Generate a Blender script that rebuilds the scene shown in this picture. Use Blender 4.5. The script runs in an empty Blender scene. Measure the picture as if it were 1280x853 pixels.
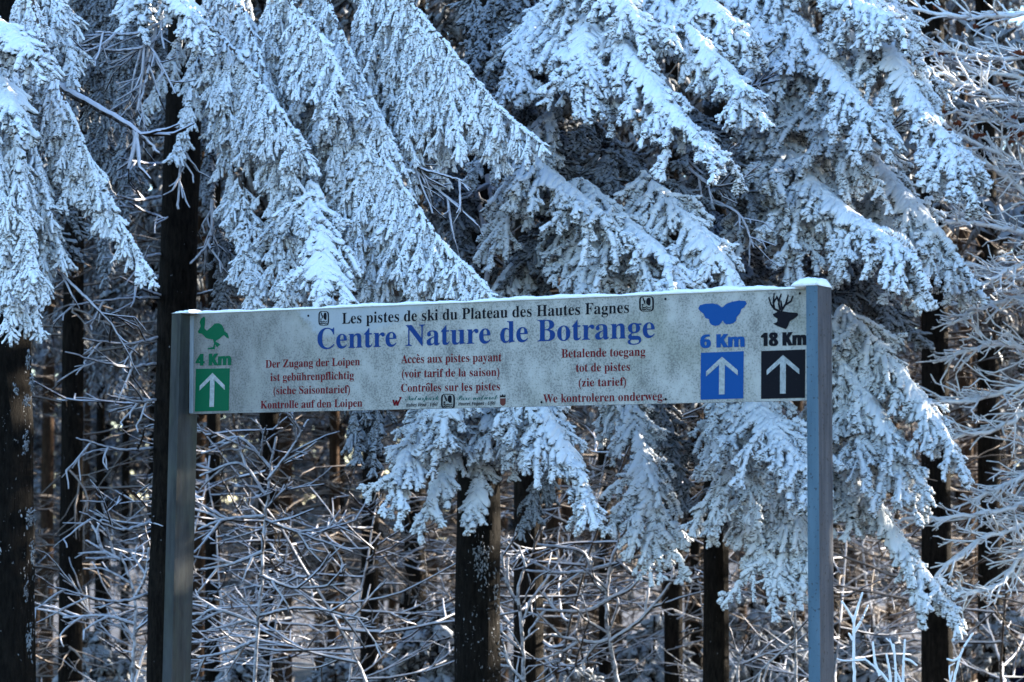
import bpy, math, random
import numpy as np
from mathutils import Vector, Matrix, Quaternion

R = math.radians
C = bpy.context.scene
col = C.collection

# ------------------------------------------------------------------ camera, sky, sun, exposure
F_PX = 3600.0                      # focal length in pixels of the 1280 px wide photograph
PITCH = math.atan((660 - 426.5) / F_PX)
CAM = np.array([0.0, 0.0, 1.6])
cam = bpy.data.cameras.new('camera')
cam.lens = F_PX / 1280 * 36
cam.sensor_width = 36
cam.clip_end = 2000
cam.dof.use_dof = True
cam.dof.focus_distance = 14.6
cam.dof.aperture_fstop = 4.5
co = bpy.data.objects.new('camera', cam)
col.objects.link(co)
co.location = CAM
co.rotation_euler = (math.pi / 2 + PITCH, 0, 0)
C.camera = co

SUN_AZ, SUN_EL = 58.0, 17.0        # azimuth clockwise from the viewing direction
w = bpy.data.worlds.new('World')
C.world = w
w.use_nodes = True
nt = w.node_tree
sk = nt.nodes.new('ShaderNodeTexSky')
sk.sky_type = 'NISHITA'
sk.sun_disc = False
sk.sun_elevation = R(SUN_EL)
sk.sun_rotation = R(SUN_AZ)
sk.ozone_density = 4.0
sk.air_density = 1.1
sk.dust_density = .3
nt.links.new(sk.outputs[0], nt.nodes['Background'].inputs[0])
nt.nodes['Background'].inputs[1].default_value = 0.12
sl = bpy.data.lights.new('sun', 'SUN')
sl.energy = 5.0
sl.angle = R(0.5)
sl.color = (1.0, 0.90, 0.74)
so = bpy.data.objects.new('sun', sl)
col.objects.link(so)
sd = Vector((math.sin(R(SUN_AZ)) * math.cos(R(SUN_EL)), math.cos(R(SUN_AZ)) * math.cos(R(SUN_EL)), math.sin(R(SUN_EL))))
so.rotation_euler = sd.to_track_quat('Z', 'Y').to_euler()
C.view_settings.view_transform = 'Standard'
C.view_settings.look = 'None'
C.view_settings.exposure = 2.6
C.view_settings.gamma = 1.0
C.view_settings.use_curve_mapping = False
C.cycles.max_bounces = 6
C.cycles.diffuse_bounces = 1
C.cycles.glossy_bounces = 2
C.cycles.transparent_max_bounces = 4
C.cycles.caustics_reflective = False
C.cycles.caustics_refractive = False

_f = np.array([0, math.cos(PITCH), math.sin(PITCH)])
_u = np.array([0, -math.sin(PITCH), math.cos(PITCH)])
_r = np.array([1.0, 0, 0])


def P(px, py, d):
    """Where the ray through a pixel of the photograph stands d metres along the view axis."""
    return CAM + d * ((px - 640) / F_PX * _r + (426.5 - py) / F_PX * _u + _f)


def unit(v):
    v = np.asarray(v, float)
    return v / (np.linalg.norm(v) + 1e-12)


def ground_z(x, y):
    t = min(max((y - 15.5) / 9.0, 0), 1)
    t = t * t * (3 - 2 * t)
    return -1.5 * t + 0.12 * math.sin(x * .7 + y * .35) * t


# ------------------------------------------------------------------ materials
def mat(name):
    m = bpy.data.materials.new(name)
    m.use_nodes = True
    b = m.node_tree.nodes['Principled BSDF']
    b.inputs['Roughness'].default_value = .75
    b.inputs['Specular IOR Level'].default_value = .08
    return m, m.node_tree, b


def N(t, typ, **kw):
    n = t.nodes.new(typ)
    for k, v in kw.items():
        if hasattr(n, k):
            setattr(n, k, v)
        else:
            n.inputs[k.replace('_', ' ')].default_value = v
    return n


def ramp(t, src, stops):
    r = t.nodes.new('ShaderNodeValToRGB')
    e = r.color_ramp.elements
    e[0].position, e[0].color = stops[0][0], (*stops[0][1], 1)
    e[1].position, e[1].color = stops[-1][0], (*stops[-1][1], 1)
    for p, c in stops[1:-1]:
        n = e.new(p)
        n.color = (*c, 1)
    t.links.new(src, r.inputs[0])
    return r.outputs[0]


def mathn(t, op, a, b=None):
    n = t.nodes.new('ShaderNodeMath')
    n.operation = op
    for i, v in enumerate((a, b)):
        if v is None:
            continue
        if isinstance(v, (int, float)):
            n.inputs[i].default_value = v
        else:
            t.links.new(v, n.inputs[i])
    return n.outputs[0]


def mixc(t, f, a, b):
    n = t.nodes.new('ShaderNodeMix')
    n.data_type = 'RGBA'
    for i, v in ((0, f), (6, a), (7, b)):
        if isinstance(v, tuple):
            n.inputs[i].default_value = (*v, 1)
        elif isinstance(v, (int, float)):
            n.inputs[i].default_value = v
        else:
            t.links.new(v, n.inputs[i])
    return n.outputs[2]


def noise(t, vec, scale, detail=4, rough=.6):
    n = t.nodes.new('ShaderNodeTexNoise')
    n.inputs['Scale'].default_value = scale
    n.inputs['Detail'].default_value = detail
    n.inputs['Roughness'].default_value = rough
    if vec is not None:
        t.links.new(vec, n.inputs['Vector'])
    return n.outputs[0]


def coords(t, scale=None):
    tc = t.nodes.new('ShaderNodeTexCoord')
    if scale is None:
        return tc.outputs['Object']
    m = t.nodes.new('ShaderNodeMapping')
    m.inputs['Scale'].default_value = scale
    t.links.new(tc.outputs['Object'], m.inputs[0])
    return m.outputs[0]


def bump(t, b, h, strength, dist):
    n = t.nodes.new('ShaderNodeBump')
    n.inputs['Strength'].default_value = strength
    n.inputs['Distance'].default_value = dist
    t.links.new(h, n.inputs['Height'])
    t.links.new(n.outputs[0], b.inputs['Normal'])


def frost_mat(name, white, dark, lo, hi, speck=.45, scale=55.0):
    """Rime and snow lying on a plant: bare where faces point down and in gaps, with shade painted into those undersides."""
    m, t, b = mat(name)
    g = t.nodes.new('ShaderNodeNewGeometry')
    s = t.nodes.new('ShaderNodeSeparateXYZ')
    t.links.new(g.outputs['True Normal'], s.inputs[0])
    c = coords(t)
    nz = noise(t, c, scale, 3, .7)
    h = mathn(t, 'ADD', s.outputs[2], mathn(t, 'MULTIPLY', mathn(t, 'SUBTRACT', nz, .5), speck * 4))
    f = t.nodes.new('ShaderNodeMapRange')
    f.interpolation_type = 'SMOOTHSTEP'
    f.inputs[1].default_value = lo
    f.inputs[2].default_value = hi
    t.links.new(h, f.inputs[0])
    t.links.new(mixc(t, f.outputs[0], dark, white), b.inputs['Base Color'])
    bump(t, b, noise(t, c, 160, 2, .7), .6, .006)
    return m


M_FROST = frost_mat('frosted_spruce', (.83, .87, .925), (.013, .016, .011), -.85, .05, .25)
M_FROST_DIM = frost_mat('dimmed_rime_spruce', (.29, .31, .345), (.013, .013, .012), -.75, .45, .6)  # frost darkened in colour to stand in for shade on recessed foliage
M_TWIG = frost_mat('rimed_twig', (.58, .585, .65), (.020, .015, .012), -.5, .35, .3, 30)
M_BEECH = frost_mat('rimed_beech_twig', (.86, .88, .92), (.05, .04, .036), -1.2, -.6, .25, 30)
M_TWIG_FAR = frost_mat('rimed_twig_warm_lit', (.27, .235, .215), (.05, .033, .024), -.5, .6, .4, 20)  # warm forest light put into the brown of the far twigs


def snow_mat():
    m, t, b = mat('snow')
    b.inputs['Base Color'].default_value = (.86, .90, .94, 1)
    c = coords(t)
    bump(t, b, noise(t, c, 60, 4, .7), .5, .01)
    return m


M_SNOW = snow_mat()


def bark_mat(name, dark, light, frost):
    m, t, b = mat(name)
    c = coords(t, (9, 9, 2.2))
    n1 = noise(t, c, 4.2, 6, .75)
    base = ramp(t, n1, [(.35, dark), (.75, light)])
    c2 = coords(t, (1, 1, .55))
    n2 = noise(t, c2, 42, 3, .75)
    n3 = noise(t, c2, 3.5, 2, .5)
    k = mathn(t, 'ADD', n2, mathn(t, 'MULTIPLY', mathn(t, 'SUBTRACT', n3, .5), .35))
    f = t.nodes.new('ShaderNodeMapRange')
    f.inputs[1].default_value = .74 - frost
    f.inputs[2].default_value = .80 - frost
    t.links.new(k, f.inputs[0])
    t.links.new(mixc(t, f.outputs[0], base, (.62, .65, .72)), b.inputs['Base Color'])
    b.inputs['Roughness'].default_value = .95
    bump(t, b, n1, 1.0, .05)
    return m


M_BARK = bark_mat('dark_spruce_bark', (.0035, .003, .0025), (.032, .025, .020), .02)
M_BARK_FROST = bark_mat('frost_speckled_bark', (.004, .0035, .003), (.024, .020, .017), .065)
M_BARK_FAR = bark_mat('brown_bark_warm_lit', (.025, .016, .011), (.12, .075, .05), .03)  # brown bark lightened, warm light in the far trunks' colour
m, t, b = mat('brown_limb_wood')
t.links.new(ramp(t, noise(t, coords(t), 25, 4, .7), [(.35, (.03, .024, .02)), (.6, (.09, .07, .06)), (.75, (.4, .41, .45))]), b.inputs['Base Color'])
M_WOOD = m
m, t, b = mat('dry_beech_husk')
t.links.new(ramp(t, noise(t, coords(t), 40, 2), [(.3, (.07, .018, .012)), (.7, (.22, .07, .035))]), b.inputs['Base Color'])
M_HUSK = m
m, t, b = mat('shade_toned_ground')
t.links.new(ramp(t, noise(t, coords(t), 1.3, 6, .7), [(.42, (.055, .042, .034)), (.66, (.17, .17, .185))]), b.inputs['Base Color'])  # litter and patchy snow, colour darkened in place of forest shade
bump(t, b, noise(t, coords(t), 6, 5, .7), .8, .08)
M_GROUND = m


# ------------------------------------------------------------------ mesh helpers
def make_obj(name, V, faces, material, parent=None, smooth=True, loc=None):
    """faces: list of (n,k) index arrays (k = 3 or 4)."""
    me = bpy.data.meshes.new(name)
    V = np.asarray(V, np.float32)
    if loc is not None:
        V = V - np.asarray(loc, np.float32)
    me.vertices.add(len(V))
    me.vertices.foreach_set('co', V.ravel())
    faces = [np.asarray(f, np.int32) for f in faces if len(f)]
    nl = sum(f.size for f in faces)
    nf = sum(len(f) for f in faces)
    me.loops.add(nl)
    me.polygons.add(nf)
    me.loops.foreach_set('vertex_index', np.concatenate([f.ravel() for f in faces]))
    tot = np.concatenate([np.full(len(f), f.shape[1], np.int32) for f in faces])
    st = np.concatenate([[0], np.cumsum(tot)[:-1]]).astype(np.int32)
    me.polygons.foreach_set('loop_start', st)
    me.polygons.foreach_set('loop_total', tot)
    me.polygons.foreach_set('use_smooth', np.full(nf, smooth, bool))
    me.update(calc_edges=True)
    if material is not None:
        me.materials.append(material)
    o = bpy.data.objects.new(name, me)
    col.objects.link(o)
    if loc is not None:
        o.location = loc
    if parent is not None:
        o.parent = parent
    return o


def tag(o, label=None, cat=None, group=None, kind=None):
    for k, v in (('label', label), ('category', cat), ('group', group), ('kind', kind)):
        if v:
            o[k] = v
    return o


def empty(name, loc=(0, 0, 0), **kw):
    o = bpy.data.objects.new(name, None)
    col.objects.link(o)
    o.location = loc
    o.empty_display_size = .2
    return tag(o, **kw)


class Buf:
    """Collects pieces of one mesh."""
    def __init__(s):
        s.v, s.q, s.t, s.n = [], [], [], 0

    def add(s, V, quads=None, tris=None):
        V = np.asarray(V, float)
        if quads is not None and len(quads):
            s.q.append(np.asarray(quads) + s.n)
        if tris is not None and len(tris):
            s.t.append(np.asarray(tris) + s.n)
        s.v.append(V)
        s.n += len(V)

    def tube(s, pts, rad, k=5, cap=True):
        pts = np.asarray(pts, float)
        n = len(pts)
        rad = np.broadcast_to(rad, (n,))
        d = np.gradient(pts, axis=0)
        d /= np.linalg.norm(d, axis=1, keepdims=True) + 1e-9
        ref = np.where(np.abs(d[:, 2:3]) > .9, np.array([[1., 0, 0]]), np.array([[0, 0, 1.]]))
        a = np.cross(d, ref)
        a /= np.linalg.norm(a, axis=1, keepdims=True) + 1e-9
        b = np.cross(d, a)
        th = np.arange(k) * 2 * math.pi / k
        V = pts[:, None] + rad[:, None, None] * (np.cos(th)[None, :, None] * a[:, None] + np.sin(th)[None, :, None] * b[:, None])
        V = V.reshape(-1, 3)
        i = np.arange(n - 1)[:, None] * k
        j = np.arange(k)[None]
        j2 = (j + 1) % k
        q = np.stack([i + j, i + k + j, i + k + j2, i + j2], -1).reshape(-1, 4)
        tr = []
        if cap:
            V = np.vstack([V, pts[-1] + d[-1] * rad[-1]])
            e = (n - 1) * k
            tr = [(e + x, n * k, e + (x + 1) % k) for x in range(k)]
        s.add(V, q, tr)

    def box(s, o, a, b, c):
        """Box from corner o along the vectors a, b, c."""
        o, a, b, c = (np.asarray(x, float) for x in (o, a, b, c))
        V = [o, o + a, o + a + b, o + b, o + c, o + a + c, o + a + b + c, o + b + c]
        q = [(0, 3, 2, 1), (4, 5, 6, 7), (0, 1, 5, 4), (1, 2, 6, 5), (2, 3, 7, 6), (3, 0, 4, 7)]
        if np.dot(np.cross(a, b), c) < 0:
            q = [x[::-1] for x in q]
        s.add(V, q)

    def faces(s):
        f = []
        if s.q:
            f.append(np.concatenate(s.q))
        if s.t:
            f.append(np.concatenate(s.t))
        return f

    def build(s, name, material, parent=None, smooth=True, loc=None):
        return make_obj(name, np.concatenate(s.v), s.faces(), material, parent, smooth, loc)


# rime "fingers": lumpy little cones, the unit every frosted spray is grown from
def finger_templates(rs, k, rings, n, rough):
    out = []
    for _ in range(n):
        V = []
        for (tt, rr) in rings:
            for j in range(k):
                a = 2 * math.pi * (j + rs.uniform(-.2, .2)) / k
                r = rr * (1 + rs.uniform(-rough, rough))
                V.append((r * math.cos(a), r * math.sin(a), tt + rs.uniform(-.06, .06)))
        V.append((rs.uniform(-.15, .15), rs.uniform(-.15, .15), 1.0))
        out.append(V)
    nr = len(rings)
    q = [(i * k + j, i * k + (j + 1) % k, (i + 1) * k + (j + 1) % k, (i + 1) * k + j) for i in range(nr - 1) for j in range(k)]
    tr = [((nr - 1) * k + j, (nr - 1) * k + (j + 1) % k, nr * k) for j in range(k)]
    return np.array(out), np.array(q), np.array(tr)


_rs = np.random.RandomState(5)
FT = {
    'fine': finger_templates(_rs, 6, [(0, .5), (.16, 1.0), (.34, .72), (.50, 1.05), (.66, .75), (.82, .95), (.95, .6)], 18, .38),
    'pad': finger_templates(_rs, 9, [(0, .35), (.1, .75), (.25, 1.0), (.42, .9), (.58, 1.0), (.78, .85), (.93, .62)], 10, .11),
    'mid': finger_templates(_rs, 5, [(0, .6), (.35, 1.0), (.75, .75)], 8, .35),
    'low': finger_templates(_rs, 4, [(0, .6), (.5, 1.0)], 6, .35),
}


class Fingers:
    def __init__(s):
        s.p, s.d, s.l, s.r = [], [], [], []

    def add(s, p, d, l, r):
        s.p.append(p)
        s.d.append(d)
        s.l.append(l)
        s.r.append(r)

    def emit(s, buf, quality, rs):
        if not s.p:
            return
        T, q, tr = FT[quality]
        p = np.concatenate(s.p)
        d = np.concatenate(s.d)
        l = np.concatenate(s.l)
        r = np.concatenate(s.r)
        d /= np.linalg.norm(d, axis=1, keepdims=True) + 1e-9
        ref = rs.normal(size=d.shape)
        a = np.cross(d, ref)
        a /= np.linalg.norm(a, axis=1, keepdims=True) + 1e-9
        b = np.cross(d, a)
        t = T[rs.randint(len(T), size=len(p))]
        V = p[:, None] + r[:, None, None] * (t[:, :, 0:1] * a[:, None] + t[:, :, 1:2] * b[:, None]) + l[:, None, None] * t[:, :, 2:3] * d[:, None]
        nv = t.shape[1]
        off = (np.arange(len(p)) * nv)[:, None, None]
        buf.add(V.reshape(-1, 3), (q[None] + off).reshape(-1, 4), (tr[None] + off).reshape(-1, 3))


def spline(pts, n):
    pts = np.asarray(pts, float)
    if len(pts) == 2:
        return pts[0] + (pts[1] - pts[0]) * np.linspace(0, 1, n)[:, None]
    ext = np.vstack([2 * pts[0] - pts[1], pts, 2 * pts[-1] - pts[-2]])
    m = len(pts) - 1
    u = np.linspace(0, m, n)
    i = np.minimum(u.astype(int), m - 1)
    f = (u - i)[:, None]
    p0, p1, p2, p3 = ext[i], ext[i + 1], ext[i + 2], ext[i + 3]
    return .5 * (2 * p1 + (p2 - p0) * f + (2 * p0 - 5 * p1 + 4 * p2 - p3) * f ** 2 + (3 * p1 - p0 - 3 * p2 + p3) * f ** 3)


def spray(fg, wood, rs, p0, d0, L, fl, fr, step, grav, sub=True, flare=.55, cap=0.0, down=.15, jn=.2):
    """One lateral twig: hangs more and more, carries rime fingers on both sides and a few side twigs."""
    n = max(2, int(L / step))
    pts = np.empty((n + 1, 3))
    ds = np.empty((n + 1, 3))
    p = np.array(p0, float)
    d = unit(d0)
    for k in range(n + 1):
        pts[k] = p
        ds[k] = d
        p = p + d * (L / n)
        d = unit(d + np.array([0, 0, -grav * L / n]) + rs.normal(size=3) * .10)
    sv = np.cross(ds, rs.normal(size=3) * .35 + np.array([0, -1.0, .35]))
    sv /= np.linalg.norm(sv, axis=1, keepdims=True) + 1e-9
    tt = np.linspace(0, 1, n + 1)
    ph = rs.uniform(0, 6.28)
    size = (1 - .25 * tt) * (1 + .35 * np.sin(np.arange(n + 1) * rs.uniform(.7, 1.3) + ph)) * rs.uniform(.8, 1.15)
    dn = np.array([0, 0, -down])
    # core
    fg.add(pts, ds + rs.normal(size=ds.shape) * .10, step * 1.7 * np.ones(n + 1), fr * .8 * rs.uniform(.7, 1.25, n + 1))
    for sg in (-1, 1):
        keep = rs.rand(n + 1) < .8
        dd = ds * .7 + sg * sv * flare * rs.uniform(.3, 1.5, (n + 1, 1)) + rs.normal(size=ds.shape) * jn + dn
        fg.add(pts[keep], dd[keep], (fl * size * rs.uniform(.5, 1.35, n + 1))[keep], (fr * rs.uniform(.65, 1.2, n + 1))[keep])
    # outward-facing tufts, so that the twig has thickness
    keep = rs.rand(n + 1) < .45
    dd = ds * .6 + np.array([0, -.6, .15]) + rs.normal(size=ds.shape) * jn * 1.4 + dn
    fg.add(pts[keep], dd[keep], (fl * .7 * size * rs.uniform(.6, 1.2, n + 1))[keep], (fr * .9 * rs.uniform(.7, 1.15, n + 1))[keep])
    if wood is not None and sub:          # settled snow along the upper side of the lateral
        keep = rs.rand(n + 1) < .8
        mk = keep.sum()
        if mk:
            wood.add(pts[keep] + np.array([0, -.004, fr * .85]), (ds + rs.normal(size=ds.shape) * .10)[keep], step * rs.uniform(1.6, 2.6, mk), (fr * (1.75 - .7 * tt) * rs.uniform(.8, 1.2, n + 1))[keep])
    # the tip spreads into a few blunt fingers
    m = 4
    dd = ds[-1] * .8 + sv[-1] * rs.uniform(-.8, .8, (m, 1)) + rs.normal(size=(m, 3)) * .15 + dn
    fg.add(np.repeat(pts[-1:], m, 0), dd, fl * rs.uniform(.7, 1.3, m), fr * rs.uniform(.8, 1.2, m))
    if cap > 0:
        keep = rs.rand(n + 1) < cap
        m = keep.sum()
        if m:
            fg.add(pts[keep] + np.array([0, 0, fr * .9]), ds[keep] + rs.normal(size=(m, 3)) * .2, fl * rs.uniform(.8, 1.5, m), fr * rs.uniform(1.3, 2.1, m))
    if sub and L > 5 * step:
        for k in range(2, n - 1, 2):
            if rs.rand() < .75:
                sg = rs.choice((-1, 1))
                spray(fg, wood, rs, pts[k], ds[k] * .8 + sv[k] * sg * rs.uniform(.3, .9) + np.array([0, -.35 * rs.rand(), 0]) + dn * .5, (L * (1 - tt[k]) * .5 + .05) * rs.uniform(.5, 1.1), fl * .9, fr * .92, step, grav, False, flare, cap * .5, down, jn)
    return pts


def bough(path, rs, L0, L1, droop=.6, spread=.8, step=.05, fl=.085, fr=.017, fstep=.03, grav=2.0, cap=.15, quality='fine', fwd=.6, wood_r=.014, peak=0.0, jit=.45, flare=.6, down=.15, skip=.12, pads=0, jn=.2, wide=1.0):
    """A spruce bough along the given axis: laterals to both sides, longest near the base."""
    A = spline(path, 80)
    L1 *= wide
    seg = np.linalg.norm(np.diff(A, axis=0), axis=1)
    cum = np.concatenate([[0], np.cumsum(seg)])
    tot = cum[-1]
    fg = Fingers()
    pg = Fingers() if pads else None
    n = max(4, int(tot / step))
    ss = (np.arange(n) + rs.uniform(0, .6, n)) / n * tot
    T = np.gradient(A, axis=0)
    up = np.array([0, 0, 1.0])
    for i, s in enumerate(ss):
        k = min(len(A) - 2, np.searchsorted(cum, s))
        p = A[k]
        a = unit(T[k])
        side = unit(np.cross(a, up)) if abs(a[2]) < .97 else np.array([1.0, 0, 0])
        t = s / tot
        L = (L0 * (1 - t) + L1 * t) * rs.uniform(1 - jit, 1 + jit)
        if peak:
            L *= min(1.0, .35 + t / peak * .65)
        for sg in (-1, 1):
            if rs.rand() < skip:
                continue
            d = a * fwd * rs.uniform(.5, 1.5) + side * sg * spread * rs.uniform(.15, 1.3) - up * droop * rs.uniform(.5, 1.4) + rs.normal(size=3) * .22
            spray(fg, pg, rs, p, d, max(L * rs.uniform(.7, 1.15), fstep * 2), fl * rs.uniform(.8, 1.2), fr * rs.uniform(.85, 1.15), fstep, grav, True, flare, cap, down, jn)
    # the axis itself, its tip and the snow lying along it
    m = max(3, int(tot / (fstep * 1.1)))
    idx = np.linspace(2, len(A) - 1, m).astype(int)
    dirs = T[idx] / (np.linalg.norm(T[idx], axis=1, keepdims=True) + 1e-9)
    fg.add(A[idx], dirs + rs.normal(size=dirs.shape) * .12, np.full(m, fl * .9), fr * rs.uniform(.9, 1.5, m))
    if cap > 0:
        mm = rs.rand(m) < min(1, cap * 2.2)
        c = mm.sum()
        if c:
            fg.add(A[idx][mm] + up * fr, dirs[mm] + rs.normal(size=(c, 3)) * .25, fl * rs.uniform(.8, 1.5, c), fr * rs.uniform(1.2, 2.1, c))
    spray(fg, None, rs, A[-1], unit(T[-1]), max(L1, fl), fl, fr, fstep, grav, False, .6, cap)
    B = Buf()
    fg.emit(B, quality, rs)
    if pads:
        # settled snow: close-lying smooth ribs from the axis down both sides, scalloped along their lower edge
        pf = pg
        m_ = max(6, int(tot * pads / .017))
        for f_ in np.linspace(1 - pads, 1.0, m_):
            k = min(len(A) - 1, np.searchsorted(cum, f_ * tot))
            a = unit(T[k])
            side = unit(np.cross(a, up))
            e_ = (1 - f_) / pads
            wd = (.07 + .12 * e_ ** .7) * (1 + .25 * math.sin(f_ * tot * 38)) * min(1, (e_ + .15) * 1.6, (1.12 - e_) * 2.2)
            for sg in (-1, 1):
                d_ = side * sg * rs.uniform(.7, .95) + a * rs.uniform(.3, .6) - up * rs.uniform(.25, .55)
                pf.add((A[k] + up * .020 - d_ * .02 + rs.normal(size=3) * .004)[None], d_[None], np.array([wd * rs.uniform(.8, 1.25)]), np.array([rs.uniform(.021, .031)]))
        pf.emit(B, 'pad', rs)
    W = Buf()
    W.tube(A, np.linspace(wood_r, .003, len(A)), 6)
    return B, W


def trunk_buf(base, top, r0, r1, rs, k=20, n=40, rough=.05):
    B = Buf()
    base, top = np.asarray(base, float), np.asarray(top, float)
    tt = np.linspace(0, 1, n)
    pts = base + (top - base) * tt[:, None]
    ph = rs.uniform(0, 6.28, 4)
    pts[:, 0] += .012 * np.sin(tt * 9 + ph[0])
    rad = r0 + (r1 - r0) * tt
    rad[0] *= 1.25
    rad[1] *= 1.08
    th = np.arange(k) * 2 * math.pi / k
    rr = rad[:, None] * (1 + rough * (np.sin(th * 3 + ph[1])[None] * .4 + rs.normal(size=(n, k)) * .5))
    V = np.stack([pts[:, 0:1] + rr * np.cos(th), pts[:, 1:2] + rr * np.sin(th), np.broadcast_to(pts[:, 2:3], (n, k))], -1).reshape(-1, 3)
    i = np.arange(n - 1)[:, None] * k
    j = np.arange(k)[None]
    j2 = (j + 1) % k
    q = np.stack([i + j, i + j2, i + k + j2, i + k + j], -1).reshape(-1, 4)
    B.add(V, q)
    return B


def limb(B, rs, p0, d0, L, r0, depth, up=.0, fork=.5, wig=.12, k=5, out=None, nseg=7):
    """A bare, crooked, rimed twig that forks."""
    n = max(3, int(nseg * min(1, .4 + L)))
    pts = [np.array(p0, float)]
    d = unit(d0)
    for i in range(n):
        d = unit(d + rs.normal(size=3) * wig + np.array([0, 0, up]))
        pts.append(pts[-1] + d * L / n)
    pts = np.array(pts)
    B.tube(pts, np.linspace(r0, max(r0 * .55, .004), n + 1) * (1 + rs.uniform(-.12, .12, n + 1)), k)
    if out is not None:
        out.append(pts[-1])
    if depth > 0:
        for i in range(1, n + 1):
            if rs.rand() < fork:
                a = unit(pts[i] - pts[i - 1])
                s = unit(np.cross(a, rs.normal(size=3) * .5 + np.array([0, 0, 1.0])))
                sg = 1 if (i % 2) else -1
                dd = a * .75 + s * sg * rs.uniform(.4, .9) + np.array([0, 0, rs.uniform(-.12, .16)])
                limb(B, rs, pts[i], dd, L * rs.uniform(.3, .55), r0 * .68, depth - 1, up, fork, wig, k, out, nseg)


# ------------------------------------------------------------------ ground
gx = np.concatenate([[-400, -150, -60], np.linspace(-24, 24, 49), [60, 150, 400]])
gy = np.concatenate([[-200, -40, -5], np.linspace(0, 60, 61), [90, 150, 300, 700]])
V = np.array([(x, y, ground_z(x, y)) for y in gy for x in gx])
nx = len(gx)
q = [(j * nx + i, j * nx + i + 1, (j + 1) * nx + i + 1, (j + 1) * nx + i) for j in range(len(gy) - 1) for i in range(nx - 1)]
tag(make_obj('ground', V, [q], M_GROUND), kind='structure')

# ------------------------------------------------------------------ the trail sign
D_L, D_R = 14.4, 12.86
TL, TR = P(238, 394, D_L), P(1008, 360, D_R)
e_u = TR - TL
e_u[2] = 0
PAN_L = np.linalg.norm(e_u)
e_u = unit(e_u)
e_v = np.array([0, 0, 1.0])
e_n = unit(np.cross(e_u, e_v))          # towards the viewer
V_TOP = .5 * (TL[2] + TR[2])
O = np.array([TL[0], TL[1], V_TOP])


def UV(px, py):
    """Pixel of the photograph -> (u, v) on the panel, from its top left corner, metres."""
    d = P(px, py, 1.0) - CAM
    s = np.dot(O - CAM, e_n) / np.dot(d, e_n)
    h = CAM + s * d - O
    return np.array([np.dot(h, e_u), np.dot(h, e_v)])


def W3(u, v, n=0.0):
    return O + e_u * u + e_v * v + e_n * n


PAN_H = -0.5 * (UV(238, 518)[1] + UV(1007, 500.5)[1])


def paint_mat(name, c, wear=.1):
    m, t, b = mat(name)
    cc = coords(t)
    n = noise(t, cc, 90, 3, .7)
    f = mathn(t, 'GREATER_THAN', n, .66)
    t.links.new(mixc(t, mathn(t, 'MULTIPLY', f, wear * 4), c, (.2, .21, .21)), b.inputs['Base Color'])
    b.inputs['Roughness'].default_value = .6
    return m


M_BLACK = paint_mat('black_print', (.003, .0035, .007), .02)
M_BLUE = paint_mat('blue_print', (.007, .036, .15), .02)
M_BLUE2 = paint_mat('bright_blue_print', (.005, .058, .22), .02)
M_RED = paint_mat('red_print', (.12, .003, .008), .02)
M_GREEN = paint_mat('green_print', (.001, .085, .038), .02)
M_TEAL = paint_mat('teal_print', (.003, .075, .065), .04)
M_BRED = paint_mat('brown_red_print', (.10, .03, .025), .05)


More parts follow.
